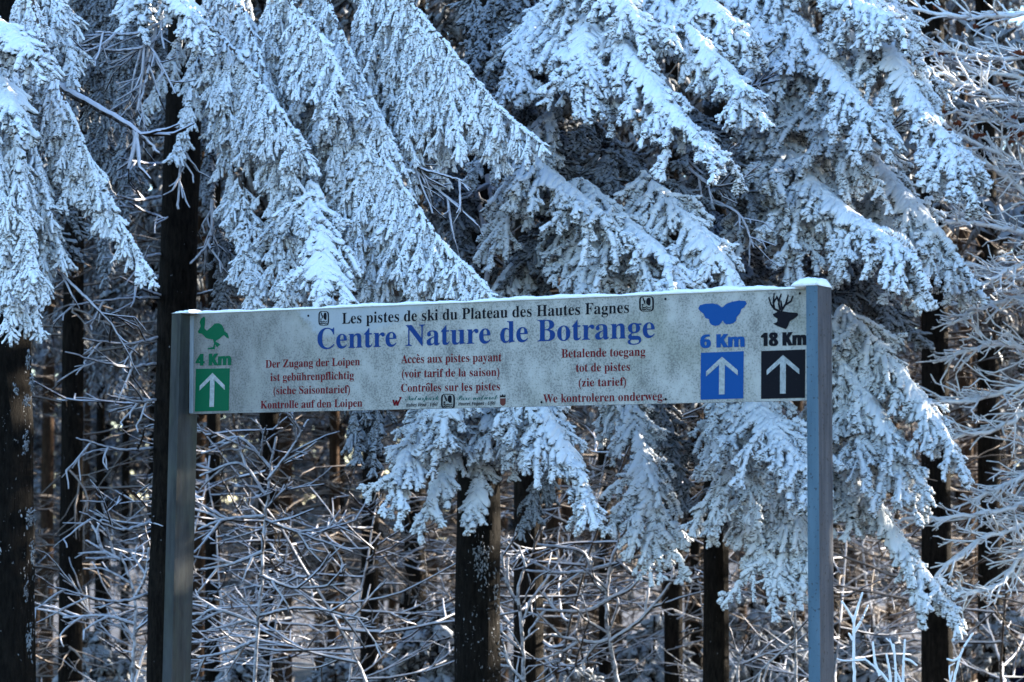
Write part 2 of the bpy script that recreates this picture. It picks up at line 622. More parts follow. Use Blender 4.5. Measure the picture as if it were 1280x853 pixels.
def panel_mat():
    m, t, b = mat('weathered_white_panel')
    c = coords(t)
    s = t.nodes.new('ShaderNodeSeparateXYZ')
    t.links.new(c, s.inputs[0])
    fine = noise(t, c, 105, 3, .7)
    cs = coords(t, (1, 1, .6))
    mid = noise(t, cs, 9, 5, .65)
    big = noise(t, c, 2.2, 3, .5)
    base = ramp(t, mid, [(.30, (.25, .25, .235)), (.52, (.33, .33, .31)), (.72, (.42, .42, .40))])
    k = mathn(t, 'ADD', fine, mathn(t, 'MULTIPLY', mathn(t, 'SUBTRACT', mid, .5), -.5))
    f = t.nodes.new('ShaderNodeMapRange')
    f.inputs[1].default_value = .50
    f.inputs[2].default_value = .60
    t.links.new(k, f.inputs[0])
    col1 = mixc(t, mathn(t, 'MULTIPLY', f.outputs[0], .55), base, (.075, .08, .075))
    g = t.nodes.new('ShaderNodeMapRange')
    g.inputs[1].default_value = .54
    g.inputs[2].default_value = .72
    t.links.new(big, g.inputs[0])
    col2 = mixc(t, mathn(t, 'MULTIPLY', g.outputs[0], .28), col1, (.17, .185, .11))
    # darker, browner tone towards the left third of the panel
    l = t.nodes.new('ShaderNodeMapRange')
    l.inputs[1].default_value = 1.25
    l.inputs[2].default_value = .1
    t.links.new(s.outputs[0], l.inputs[0])
    col2 = mixc(t, mathn(t, 'MULTIPLY', l.outputs[0], .55), col2, (.085, .082, .08))
    # the clean, rime-covered patch below the top edge with a wavy rim
    u0 = UV(452, 400)[0]
    u1 = UV(548, 380)[0]
    x = mathn(t, 'ADD', s.outputs[0], mathn(t, 'MULTIPLY', mathn(t, 'SUBTRACT', noise(t, c, 22, 6, .75), .5), .16))
    top = mathn(t, 'MULTIPLY', s.outputs[2], -1.0)
    edge = t.nodes.new('ShaderNodeMapRange')      # how far down the patch reaches at x
    edge.inputs[1].default_value = u0 + .05
    edge.inputs[2].default_value = u1
    edge.inputs[3].default_value = .135
    edge.inputs[4].default_value = .0
    t.links.new(x, edge.inputs[0])
    lf = t.nodes.new('ShaderNodeMapRange')
    lf.inputs[1].default_value = UV(376, 400)[0] - .02
    lf.inputs[2].default_value = UV(398, 400)[0]
    t.links.new(x, lf.inputs[0])
    dd = mathn(t, 'SUBTRACT', mathn(t, 'MULTIPLY', edge.outputs[0], lf.outputs[0]), top)
    pf = t.nodes.new('ShaderNodeMapRange')
    pf.inputs[1].default_value = -.012
    pf.inputs[2].default_value = .022
    t.links.new(dd, pf.inputs[0])
    col3 = mixc(t, mathn(t, 'MULTIPLY', pf.outputs[0], .85), col2, (.31, .345, .375))
    t.links.new(col3, b.inputs['Base Color'])
    b.inputs['Roughness'].default_value = .65
    bump(t, b, fine, .25, .002)
    return m


def post_mat(name, c1, c2, spots, moss=0.0):
    m, t, b = mat(name)
    c = coords(t)
    st = noise(t, coords(t, (1, 1, .12)), 22, 4, .6)
    base = ramp(t, st, [(.35, c1), (.65, c2)])
    n = noise(t, c, 60, 4, .7)
    f = t.nodes.new('ShaderNodeMapRange')
    f.inputs[1].default_value = .70 - spots
    f.inputs[2].default_value = .74 - spots
    t.links.new(n, f.inputs[0])
    x = mixc(t, f.outputs[0], base, (.035, .03, .028))
    if moss:
        g = t.nodes.new('ShaderNodeMapRange')
        g.inputs[1].default_value = .45
        g.inputs[2].default_value = .65
        t.links.new(noise(t, coords(t, (1, 1, .3)), 7, 4, .7), g.inputs[0])
        x = mixc(t, mathn(t, 'MULTIPLY', g.outputs[0], moss), x, (.062, .068, .055))
    t.links.new(x, b.inputs['Base Color'])
    b.inputs['Roughness'].default_value = .7
    bump(t, b, n, .3, .003)
    return m


M_PANEL = panel_mat()
M_EDGE = post_mat('pale_metal_edge', (.20, .24, .27), (.32, .36, .40), 0)
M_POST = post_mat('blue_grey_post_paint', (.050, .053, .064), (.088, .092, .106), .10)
M_POST_FACE = post_mat('light_blue_post_front', (.065, .112, .155), (.088, .145, .195), .09)  # lighter, bluer tone for the front of the right post
M_POST_OLD = post_mat('mossy_post_paint', (.024, .026, .026), (.055, .058, .060), .06, .6)

sign = empty('trail_sign', (O[0], O[1], 0), label='weathered white ski trail sign between two grey metal posts, snow along its top', cat='sign')


def sobj(B, name, material, parent, smooth=False, origin=None):
    """Object whose local axes are the panel's (x along, y out of the back, z up)."""
    M = np.array([e_u, -e_n, e_v])          # rows: local axes
    o0 = O if origin is None else origin
    V = (np.concatenate(B.v) - o0) @ M.T
    ob = make_obj(name, V, B.faces(), material, None, smooth)
    mw = Matrix(((e_u[0], -e_n[0], 0, o0[0]), (e_u[1], -e_n[1], 0, o0[1]), (0, 0, 1, o0[2]), (0, 0, 0, 1)))
    ob.parent = parent
    pm = parent.matrix_world if parent.parent is None else parent.get('_w')
    ob.matrix_parent_inverse = Matrix.Identity(4)
    WORLD[ob.name] = mw
    ob.matrix_basis = WORLD[parent.name].inverted() @ mw
    return ob


WORLD = {sign.name: Matrix.Translation((O[0], O[1], 0))}
# panel
B = Buf()
B.box(W3(0, -PAN_H, -.03), e_u * (PAN_L + .045), e_v * PAN_H, e_n * .03)
panel = sobj(B, 'panel', M_PANEL, sign)
B = Buf()
B.box(W3(.0, -PAN_H + .004, .0005), e_u * .022, e_v * (PAN_H - .012), e_n * .004)
sobj(B, 'edge_strip', M_EDGE, panel)
# posts: broad flat sections, the panel fixed to the middle of their inner faces
PW, PD = .054, .168


def post(u_in, sg, lean, material, topv, face_mat):
    B = Buf()
    u0 = u_in if sg > 0 else u_in - PW
    zb = -.4
    bot = W3(u0, 0, -.084)
    bot[2] = zb
    top = W3(u0, topv, -.084)
    top_h = top[2] - zb
    sh = e_u * lean * top_h
    o = bot - sh
    B.box(o, e_u * PW, e_n * (PD - .003), e_v * top_h + sh)
    po = sobj(B, 'post', material, sign)
    B = Buf()
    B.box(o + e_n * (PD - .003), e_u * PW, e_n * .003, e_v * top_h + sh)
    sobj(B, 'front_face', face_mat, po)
    return po, u0


post_l, ul = post(0.0, -1, .022, M_POST_OLD, .0, M_POST_OLD)
def px_of(p):
    q_ = np.asarray(p) - CAM
    return 640 + F_PX * q_[0] / np.dot(q_, _f)


u_r = PAN_L
for _ in range(30):
    u_r += (1007.9 - px_of(W3(u_r, -.2, PD / 2))) / 250.0
post_r, ur = post(u_r, 1, .0, M_POST, .006, M_POST_FACE)


def snow_strip(u0, u1, n0, n1, hfun, name, parent, base_v, rs, k=60):
    """Snow lying along an edge: rounded in section, uneven in height."""
    B = Buf()
    us = np.linspace(u0, u1, k)
    prof = [(0, 0), (.02, .55), (.25, .95), (.55, 1.0), (.85, .8), (1.0, 0)]
    V = []
    for i, u in enumerate(us):
        h = hfun((u - u0) / (u1 - u0)) * (1 + rs.uniform(-.12, .12) + .28 * math.sin(u * 11.3) * math.sin(u * 4.1 + 1) + .15 * math.sin(u * 31))
        end = min(1, (i + .15) / 2.0, (k - 1 - i + .15) / 2.0)
        for (a, b_) in prof:
            V.append(W3(u, base_v + .001 + h * b_ * end, n0 + (n1 - n0) * a + rs.uniform(-.002, .002)))
    m = len(prof)
    q = [(i * m + j, (i + 1) * m + j, (i + 1) * m + j + 1, i * m + j + 1) for i in range(k - 1) for j in range(m - 1)]
    q += [(i * m + m - 1, (i + 1) * m + m - 1, (i + 1) * m, i * m) for i in range(k - 1)]
    B.add(V, q)
    B.add(V[:m], None, [(0, j, j + 1) for j in range(1, m - 1)])
    B.add(V[-m:], None, [(0, j + 1, j) for j in range(1, m - 1)])
    return sobj(B, name, M_SNOW, parent, True)


rs0 = np.random.RandomState(3)
snow_strip(.03, PAN_L + .03, -.036, .008, lambda t: .012 + .008 * t + .004 * math.sin(t * 23) * t, 'snow_line', panel, 0, rs0, 160)
snow_strip(ul - .004, ul + PW + .05, -.08, .088, lambda t: .016, 'snow_cap', post_l, .0, rs0, 14)
snow_strip(ur - .085, ur + PW + .004, -.086, .09, lambda t: .040 * max(0, 1 - abs((t - .62) / .66) ** 2.4), 'snow_cap', post_r, .006, rs0, 24)


# --- lettering and pictograms
def serif(s, base=0x1D400):
    o = ''
    for ch in s:
        if 'A' <= ch <= 'Z':
            o += chr(base + ord(ch) - 65)
        elif 'a' <= ch <= 'z':
            o += chr(base + 26 + ord(ch) - 97)
        elif ch.isdigit() and base == 0x1D5D4:
            o += chr(0x1D7EC + int(ch))
        else:
            o += ch
    return o


def text_geo(s, offset=0.0):
    cu = bpy.data.curves.new('lettering', 'FONT')
    cu.body = s
    cu.offset = offset
    cu.resolution_u = 4
    ob = bpy.data.objects.new('lettering', cu)
    col.objects.link(ob)
    dg = bpy.context.evaluated_depsgraph_get()
    me = bpy.data.meshes.new_from_object(ob.evaluated_get(dg))
    V = np.array([v.co[:2] for v in me.vertices])
    me.calc_loop_triangles()
    fs = [list(p.vertices) for p in me.loop_triangles]
    bpy.data.objects.remove(ob)
    bpy.data.curves.remove(cu)
    bpy.data.meshes.remove(me)
    return V, fs


def decal(V2, faces, material, name, lift=.0015, parent=None):
    Vw = np.array([W3(u, v, l_) for (u, v), l_ in zip(V2, np.broadcast_to(lift, (len(V2),)))])
    B = Buf()
    tri = []
    for f in faces:
        if len(f) == 3:
            tri.append(tuple(f))
        else:
            tri += [(f[0], f[i], f[i + 1]) for i in range(1, len(f) - 1)]
    B.add(Vw, None, tri)
    return sobj(B, name, material, parent or panel)


def line(s, x0, y0, x1, y1, cap, material, base=0x1D400, offset=0.0, capr=.676, bold=0.0):
    """Text whose baseline runs from pixel (x0,y0) to (x1,y1), capitals cap pixels high."""
    V, fs = text_geo(serif(s, base) if base else s, offset)
    a, b_ = UV(x0, y0), UV(x1, y1)
    c_ = UV(x0, y0 - cap)
    size = (c_[1] - a[1]) / capr
    wx = V[:, 0].max() - V[:, 0].min()
    u = (V[:, 0] - V[:, 0].min()) / wx
    V2 = np.stack([a[0] + u * (b_[0] - a[0]), a[1] + u * (b_[1] - a[1]) + V[:, 1] * size], 1)
    if bold:                       # heavier strokes: the outline repeated a hair to either side, each layer a little prouder
        n0 = len(V2)
        V3 = np.vstack([V2 + np.array([dx, 0]) for dx in (-bold, 0, bold)])
        f3 = [[i + k * n0 for i in f] for k in range(3) for f in fs]
        o = decal(V3, f3, material, 'lettering', np.repeat([.0015, .0019, .0023], n0))
        return o, V2, size
    o = decal(V2, fs, material, 'lettering')
    return o, V2, size


def polygon(pts, material, name, lift=.0015):
    """Concave outline in panel (u,v) -> triangulated flat print."""
    from mathutils.geometry import tessellate_polygon
    tr = tessellate_polygon([[Vector((p[0], p[1], 0)) for p in pts]])
    tr2 = []
    for f in tr:
        a, b_, c_ = (pts[i] for i in f)
        if (b_[0] - a[0]) * (c_[1] - a[1]) - (b_[1] - a[1]) * (c_[0] - a[0]) < 0:
            f = f[::-1]
        tr2.append(tuple(f))
    return decal(np.array(pts), tr2, material, name, lift)


def zpoly(pts, ox, oy, sc, material, name, lift=.0015):
    return polygon([UV(ox + x / sc, oy + y / sc) for x, y in pts], material, name, lift)


def strokes(lines, ox, oy, sc, wd, material, name, lift=.0015):
    V, T = [], []
    for ln in lines:
        p = np.array([UV(ox + x / sc, oy + y / sc) for x, y in ln])
        d = np.gradient(p, axis=0)
        d /= np.linalg.norm(d, axis=1, keepdims=True) + 1e-9
        nn = np.stack([-d[:, 1], d[:, 0]], 1) * np.linspace(1, .55, len(p))[:, None] * wd / 2
        n0 = len(V)
        for k in range(len(p)):
            V += [p[k] + nn[k], p[k] - nn[k]]
        for k in range(len(p) - 1):
            T += [(n0 + 2 * k, n0 + 2 * k + 1, n0 + 2 * k + 3), (n0 + 2 * k, n0 + 2 * k + 3, n0 + 2 * k + 2)]
    return decal(np.array(V), T, material, name, lift)


line('Les pistes de ski du Plateau des Hautes Fagnes', 427.8, 405, 786.4, 391.3, 13.4, M_BLACK)
line('Centre Nature de Botrange', 396.9, 436.6, 818.7, 422.0, 25.6, M_BLUE)
line('Der Zugang der Loipen', 332, 460, 450, 456.8, 9.6, M_RED)
o, V2, sz = line('ist gebuhrenpflichtig', 338.2, 476.6, 442.5, 474, 9.6, M_RED)
line('(siche Saisontarief)', 342, 493.1, 437.5, 491.4, 9.6, M_RED)
line('Kontrolle auf den Loipen', 325.8, 511, 453, 508.6, 9.6, M_RED)
line('Acces aux pistes payant', 501.5, 454.4, 627.2, 451.6, 10.4, M_RED)
line('(voir tarif de la saison)', 502.5, 472.2, 624.3, 470, 10, M_RED)
line('Controles sur les pistes', 501.5, 490.1, 625, 488, 10, M_RED)
line('Betalende toegang', 702, 447.4, 806.9, 444.7, 10.6, M_RED)
line('tot de pistes', 720, 465, 787.5, 463.5, 10.4, M_RED)
line('(zie tarief)', 723.5, 483.6, 782.8, 482.1, 10.2, M_RED)
line('We kontroleren onderweg.', 679, 503.6, 830.6, 500.4, 10.4, M_RED)
# accents: two dots on gebuhren, grave on Acces, circumflex on Controles


def span(txt, i):
    """Extent of letter i of a line, as fractions of the line's width."""
    full = text_geo(serif(txt))[0][:, 0]
    w_ = full.max() - full.min()
    hi = text_geo(serif(txt[:i + 1]))[0][:, 0].max() - full.min()
    one = text_geo(serif(txt[i]))[0][:, 0]
    return (hi - (one.max() - one.min())) / w_, hi / w_


def accent(txt, i, x0, y0, x1, y1, rise, kind):
    a, b_ = span(txt, i)
    m_ = .5 * (a + b_)
    x, y = x0 + (x1 - x0) * m_, y0 + (y1 - y0) * m_ - rise
    if kind == 'dots':
        ls = [[(x - 2.0, y), (x - .5, y)], [(x + .6, y), (x + 2.1, y)]]
    elif kind == 'grave':
        ls = [[(x - 1.8, y - 1.3), (x + 1.0, y + .6)]]
    else:
        ls = [[(x - 2.2, y + .7), (x, y - 1.3)], [(x, y - 1.3), (x + 2.2, y + .6)]]
    strokes(ls, 0, 0, 1, .0065, M_RED, 'accent')


accent('ist gebuhrenpflichtig', 7, 338.2, 476.6, 442.5, 474, 8.6, 'dots')
accent('Acces aux pistes payant', 3, 501.5, 454.4, 627.2, 451.6, 9.4, 'grave')
accent('Controles sur les pistes', 5, 501.5, 490.1, 625, 488, 9.2, 'hat')
# small line at the foot of the panel
line('Naturpark', 506.6, 500.7, 548.4, 499.9, 6.2, M_TEAL, 0x1D4D0)
line('Parc naturel', 571, 500.4, 622, 499.3, 6.2, M_TEAL, 0x1D4D0)
line('Hohes Venn - Eifel', 507.9, 508.7, 547, 507.6, 4.2, M_BLACK, 0x1D63C, 0.0, .729)
line('Hautes Fagnes - Eifel', 573, 507.2, 619.4, 506.1, 4.2, M_BLACK, 0x1D63C, 0.0, .729)
strokes([[(88, 150), (100, 205)], [(100, 205), (118, 155)], [(118, 155), (124, 205)], [(124, 205), (158, 130)]], 480, 480, 7.53, .011, M_RED, 'initial_mark')
zpoly([(142, 125), (166, 122), (160, 150)], 480, 480, 7.53, M_RED, 'initial_mark', .0018)
zpoly([(1092, 138), (1146, 135), (1146, 185), (1136, 200), (1120, 208), (1104, 200), (1093, 188)], 480, 480, 7.53, M_BRED, 'shield_crest')
zpoly([(1092, 128), (1092, 102), (1104, 114), (1118, 96), (1130, 113), (1145, 100), (1145, 126)], 480, 480, 7.53, M_BLACK, 'shield_crown')


def emblem(x0, y0, x1, y1):
    """Rounded frame with a dark bird-like figure above two wave lines."""
    def q(a, b_):
        return UV(x0 + (x1 - x0) * a, y0 + (y1 - y0) * b_)
    n = 40
    V, T = [], []
    for i in range(n):
        th = 2 * math.pi * i / n
        c_, s_ = math.cos(th), math.sin(th)
        k = 1 / (abs(c_) ** 4.5 + abs(s_) ** 4.5) ** (1 / 4.5)
        V.append(q(.5 + .5 * c_ * k, .5 + .5 * s_ * k))
        V.append(q(.5 + .385 * c_ * k, .5 + .46 * s_ * k))
    for i in range(n):
        j = (i + 1) % n
        T += [(2 * i, 2 * j + 1, 2 * j), (2 * i, 2 * i + 1, 2 * j + 1)]
    decal(np.array(V), T, M_BLACK, 'emblem_frame')
    for pts in ([(.48, .30), (.52, .16), (.62, .09), (.74, .12), (.78, .3), (.76, .5), (.74, .6), (.62, .62), (.56, .56), (.50, .5), (.47, .42)],
                [(.22, .08), (.30, .10), (.36, .26), (.42, .30), (.42, .5), (.34, .5), (.32, .38), (.25, .24)],
                [(.18, .52), (.30, .50), (.28, .62), (.24, .68), (.2, .6)]):
        polygon([q(a, b_) for a, b_ in pts], M_BLACK, 'emblem_figure')
    strokes([[(x0 + (x1 - x0) * a, y0 + (y1 - y0) * (.72 + dy + (.05 if k % 2 else -.03))) for k, a in enumerate((.18, .34, .5, .66, .82))] for dy in (0, .13)], 0, 0, 1, .006, M_BLACK, 'emblem_waves')


emblem(398.2, 389.2, 411.4, 407.2)
emblem(799.0, 370.4, 817.6, 389.6)
emblem(551.4, 492.6, 568.8, 511.0)


def arrow_square(c4, material):
    """c4: pixel corners TL, TR, BR, BL."""
    uv = [UV(*c) for c in c4]
    decal(np.array(uv), [(0, 3, 2, 1)], material, 'arrow_square', .0012)

    def q(a, b_):
        top = uv[0] * (1 - a) + uv[1] * a
        bot = uv[3] * (1 - a) + uv[2] * a
        return top * (1 - b_) + bot * b_
    pts = [(.5, .10), (.87, .40), (.87, .51), (.566, .27), (.566, .90), (.434, .90), (.434, .27), (.13, .51), (.13, .40)]
    polygon([q(a, b_) for a, b_ in pts], M_ARROW, 'arrow', .0028)


m, t, b = mat('grey_white_print')
t.links.new(ramp(t, noise(t, coords(t), 70, 4, .7), [(.35, (.22, .24, .24)), (.65, (.36, .39, .40))]), b.inputs['Base Color'])
M_ARROW = m
arrow_square([(245, 461.3), (287.4, 460.6), (286.2, 513.6), (243.6, 514.8)], M_GREEN)
arrow_square([(876.2, 441.2), (929.8, 439.2), (929.2, 498.3), (875.8, 499.9)], M_BLUE2)
arrow_square([(951.6, 439.0), (1006.8, 437.0), (1006.4, 497.6), (951.4, 498.9)], M_BLACK)
line('4 Km', 245.6, 457.4, 288.3, 456.6, 15, M_GREEN, 0x1D5D4, 0.0, .729, .0045)
line('6 Km', 876.5, 435.3, 930, 433.8, 17, M_BLUE2, 0x1D5D4, 0.0, .729, .0045)
line('18 Km', 952, 433.0, 1007.4, 431.6, 17, M_BLACK, 0x1D5D4, 0.0, .729, .0045)
zpoly([(130, 115), (150, 98), (163, 105), (162, 150), (155, 185), (175, 205), (205, 180), (235, 150), (265, 147), (290, 160), (305, 190), (310, 210), (330, 222), (340, 245),
       (343, 265), (325, 258), (308, 240), (298, 242), (272, 265), (246, 280), (242, 288), (262, 298), (278, 312), (262, 322), (255, 332), (246, 322), (240, 308), (236, 330), (237, 346),
       (180, 346), (184, 336), (222, 330), (230, 300), (222, 272), (195, 268), (170, 262), (150, 240), (135, 228), (112, 225), (105, 210), (120, 190), (128, 170), (120, 140)], 230, 380, 6.09, M_GREEN, 'animal_symbol')
zpoly([(115, 180), (125, 160), (160, 150), (205, 148), (240, 155), (262, 172), (268, 172), (290, 152), (325, 138), (370, 130), (410, 132), (420, 150), (400, 175), (385, 185),
       (378, 210), (355, 235), (352, 258), (335, 272), (315, 278), (290, 280), (278, 270), (268, 255), (258, 272), (245, 285), (222, 290), (200, 283), (187, 270), (183, 248), (160, 240), (150, 215), (125, 195)], 850, 350, 5.02, M_BLUE2, 'butterfly_symbol')
zpoly([(582, 215), (605, 205), (622, 192), (645, 198), (680, 203), (735, 207), (742, 215), (738, 228), (715, 245), (690, 260), (678, 290), (665, 310), (635, 300), (600, 285), (585, 275), (610, 265), (612, 245), (590, 230)], 850, 350, 5.02, M_BLACK, 'stag_symbol')
strokes([[(622, 197), (592, 182), (570, 152), (558, 108)], [(592, 182), (586, 140), (592, 82)], [(587, 142), (612, 104)], [(630, 192), (620, 150), (626, 118), (636, 88)], [(621, 135), (606, 100)],
         [(636, 196), (660, 158), (696, 136), (711, 100)], [(664, 154), (680, 94)], [(640, 182), (634, 130)]], 850, 350, 5.02, .011, M_BLACK, 'stag_antlers')
for (x, y) in ((385.6, 395), (832, 374), (1000, 367), (832.3, 499.3), (677, 503)):
    c_ = UV(x, y)
    polygon([(c_[0] + .006 * math.cos(a), c_[1] + .006 * math.sin(a)) for a in np.linspace(0, 2 * math.pi, 9)[:-1]], M_BLACK, 'rivet', .002)

# ------------------------------------------------------------------ spruces at the forest edge
rsb = np.random.RandomState(11)


def spruce(name_label, cx, cy, wpx, depth, px_bot, boughs, bark, group, top_z=16, cy_top=None, crown=True, seed=0):
    """Trunk through pixel (cx,cy) at a depth; boughs given as pixel paths."""
    c0 = P(cx, cy, depth)
    cb = P(px_bot[0], px_bot[1], depth)
    sl_ = (c0 - cb) / (c0[2] - cb[2])
    zb = ground_z(c0[0], c0[1]) - .1
    base = cb + sl_ * (zb - cb[2])
    top = cb + sl_ * (top_z - cb[2])
    top[1] = base[1]
    base[1] = c0[1]
    r = wpx / 2 * depth / F_PX
    root = empty('spruce_tree', base, label=name_label, cat='tree', group=group)
    rs = np.random.RandomState(100 + seed)
    trunk_buf(base, top, r * 1.04, r * .35, rs, 24, 70).build('trunk', bark, root, loc=None).location = -Vector(base)
    for i, bg in enumerate(boughs):
        kw = dict(bg[1])
        path = [P(x, y, d) for x, y, d in bg[0]]
        L0 = kw.pop('L0') * path_scale(bg[0])
        L1 = kw.pop('L1', kw.get('tip', 20)) * path_scale(bg[0])
        if kw.get('pads'):
            L0 *= .80
            if bg[0][-1][1] > 400 and seed == 3:
                L0, L1 = L0 * .88, L1 * .72
            elif bg[0][-1][1] > 400:
                L0 *= 1.2
        kw.pop('tip', None)
        thin = kw.pop('thin', False)  # picks the frost with shade put into its colour
        Bf, Wd = bough(path, np.random.RandomState(1000 + seed * 100 + i), L0, L1, **kw)
        br = Bf.build('branch', M_FROST_DIM if thin else M_FROST, root)
        br.location = -Vector(base)
        w_ = Wd.build('limb', M_WOOD, br)
    return root, base, top


def path_scale(pp):
    return sum(p[2] for p in pp) / len(pp) / F_PX


H = dict(droop=1.9, spread=.55, grav=6.0, cap=.06, fwd=.18, step=.055, fl=.072, fr=.0108, fstep=.029, down=.75, flare=.42, jn=.13)          # hanging, curtain-like
T_ = dict(droop=.9, spread=.6, grav=4.0, cap=.04, fwd=.8, step=.065, fl=.070, fr=.0108, fstep=.029, down=.6, flare=.42, jn=.13)             # narrow tassels
PL = dict(pads=.5, droop=.25, spread=1.0, grav=2.8, cap=.2, fwd=.85, skip=.2, fl=.060, fr=.0135, step=.06, fstep=.031, down=.5, jn=.15, wide=2.1)   # plump, snow-laden
GR = dict(droop=.5, spread=.9, grav=1.6, cap=.05, fwd=.7, step=.08, fstep=.036, fr=.014, thin=True)  # recessed boughs, their shade put into the darker grey


def bo(kind, pts, L0, L1=20, **kw):
    d = dict(kind)
    d.update(L0=L0, L1=L1)
    d.update(kw)
    return (pts, d)


S1 = [
    bo(H, [(-70, -30, 16.3), (-35, 60, 16.0), (-10, 160, 15.8), (5, 260, 15.7)], 120, 45),
    bo(H, [(-10, 60, 16.3), (15, 150, 15.9), (30, 240, 15.7), (38, 330, 15.6)], 90, 35),
    bo(T_, [(10, 180, 16.0), (8, 290, 15.8), (12, 385, 15.7)], 60, 30),
    bo(T_, [(40, 200, 16.2), (50, 280, 16.0), (58, 350, 15.9)], 50, 22),
    bo(PL, [(-60, 10, 16.2), (0, 35, 15.6), (42, 78, 15.2)], 55, 15),
    bo(PL, [(-60, 90, 16.2), (0, 105, 15.7), (22, 152, 15.3)], 45, 12),
    bo(H, [(30, -40, 16.4), (60, 75, 16.2), (100, 170, 16.0), (140, 258, 15.9), (184, 336, 15.8)], 110, 16, spread=.35),
    bo(H, [(-40, 110, 16.3), (0, 220, 16.0), (28, 310, 15.9), (44, 388, 15.8)], 80, 25),
    bo(H, [(-30, -20, 16.4), (15, 80, 16.1), (45, 190, 16.0), (60, 250, 15.9)], 90, 25),
    bo(T_, [(-40, 200, 16.2), (0, 290, 15.9), (22, 375, 15.8)], 60, 25),
    bo(T_, [(25, 150, 16.2), (50, 230, 16.0), (75, 310, 15.9)], 50, 15),
    bo(T_, [(60, -40, 16.8), (80, 20, 16.7), (90, 80, 16.6)], 60, 20),
    bo(GR, [(40, 100, 17.0), (75, 230, 16.9), (60, 330, 16.8)], 60, 20),
]
S2 = [
    bo(PL, [(185, -45, 17.4), (220, -5, 17.0), (250, 35, 16.8)], 60, 18),
    bo(PL, [(140, -40, 17.6), (165, -10, 17.3), (175, 22, 17.1)], 45, 15),
    bo(T_, [(235, 30, 17.4), (210, 80, 17.2), (185, 130, 17.1)], 45, 15),
    bo(T_, [(245, 60, 17.2), (240, 110, 17.0), (222, 180, 16.9)], 45, 15),
    bo(T_, [(275, 60, 17.2), (282, 150, 17.0), (290, 270, 16.9)], 55, 18),
    bo(H, [(280, -50, 17.4), (320, 60, 17.0), (345, 150, 16.8), (365, 230, 16.7)], 150, 60),
    bo(H, [(330, -40, 17.3), (380, 20, 16.9), (412, 65, 16.7), (428, 100, 16.6)], 140, 50),
    bo(H, [(270, 40, 17.1), (315, 90, 16.8), (345, 130, 16.6), (372, 170, 16.5)], 130, 45),
    bo(H, [(390, -50, 17.3), (430, 50, 16.9), (468, 130, 16.7), (495, 190, 16.6)], 170, 50),
    bo(H, [(455, -90, 17.2), (512, 0, 16.9), (560, 58, 16.7), (600, 108, 16.6), (640, 150, 16.5), (668, 172, 16.4)], 240, 16, spread=.3),
    bo(H, [(395, 80, 17.0), (452, 165, 16.7), (503, 232, 16.5), (550, 300, 16.3), (588, 338, 16.2), (608, 362, 16.1)], 230, 16, spread=.3),
    bo(PL, [(385, 225, 16.6), (400, 290, 16.3), (405, 345, 16.1), (408, 375, 16.0)], 75, 20, cap=.25, fwd=.6),
    bo(T_, [(300, 220, 16.8), (308, 300, 16.6), (312, 390, 16.5)], 55, 20),
    bo(T_, [(345, 210, 16.8), (350, 300, 16.6), (352, 385, 16.5)], 55, 20),
    bo(T_, [(440, 200, 16.9), (455, 280, 16.7), (462, 365, 16.6)], 60, 20),
    bo(T_, [(505, 250, 16.9), (515, 310, 16.7), (518, 362, 16.6)], 50, 20),
    bo(T_, [(265, 250, 17.6), (280, 320, 17.5), (278, 385, 17.4)], 45, 18, thin=True),
    bo(T_, [(440, 470, 17.4), (444, 520, 17.3), (445, 560, 17.2)], 40, 14, thin=True),
    bo(T_, [(470, 470, 17.4), (472, 520, 17.3), (468, 572, 17.2)], 40, 14, thin=True),
    bo(T_, [(410, 130, 17.0), (425, 220, 16.9), (420, 300, 16.8)], 70, 20),
    bo(T_, [(470, 60, 17.3), (480, 160, 17.1), (490, 260, 17.0)], 80, 20),
]
S2 += [bo(T_, [(x, -50, d), (x + dx, (y - 50) / 2, d - .1), (x + dx * 1.5, y, d - .2)], L, 18, thin=True)
       for x, dx, y, d, L in ((72, 4, 120, 19.2, 55), (98, -4, 210, 19.5, 60), (128, 3, 330, 19.4, 60), (150, 5, 250, 19.0, 55), (172, -3, 200, 19.6, 55), (255, 4, 230, 19.2, 60), (205, 2, 150, 19.3, 50), (112, 2, 140, 19.8, 60))]

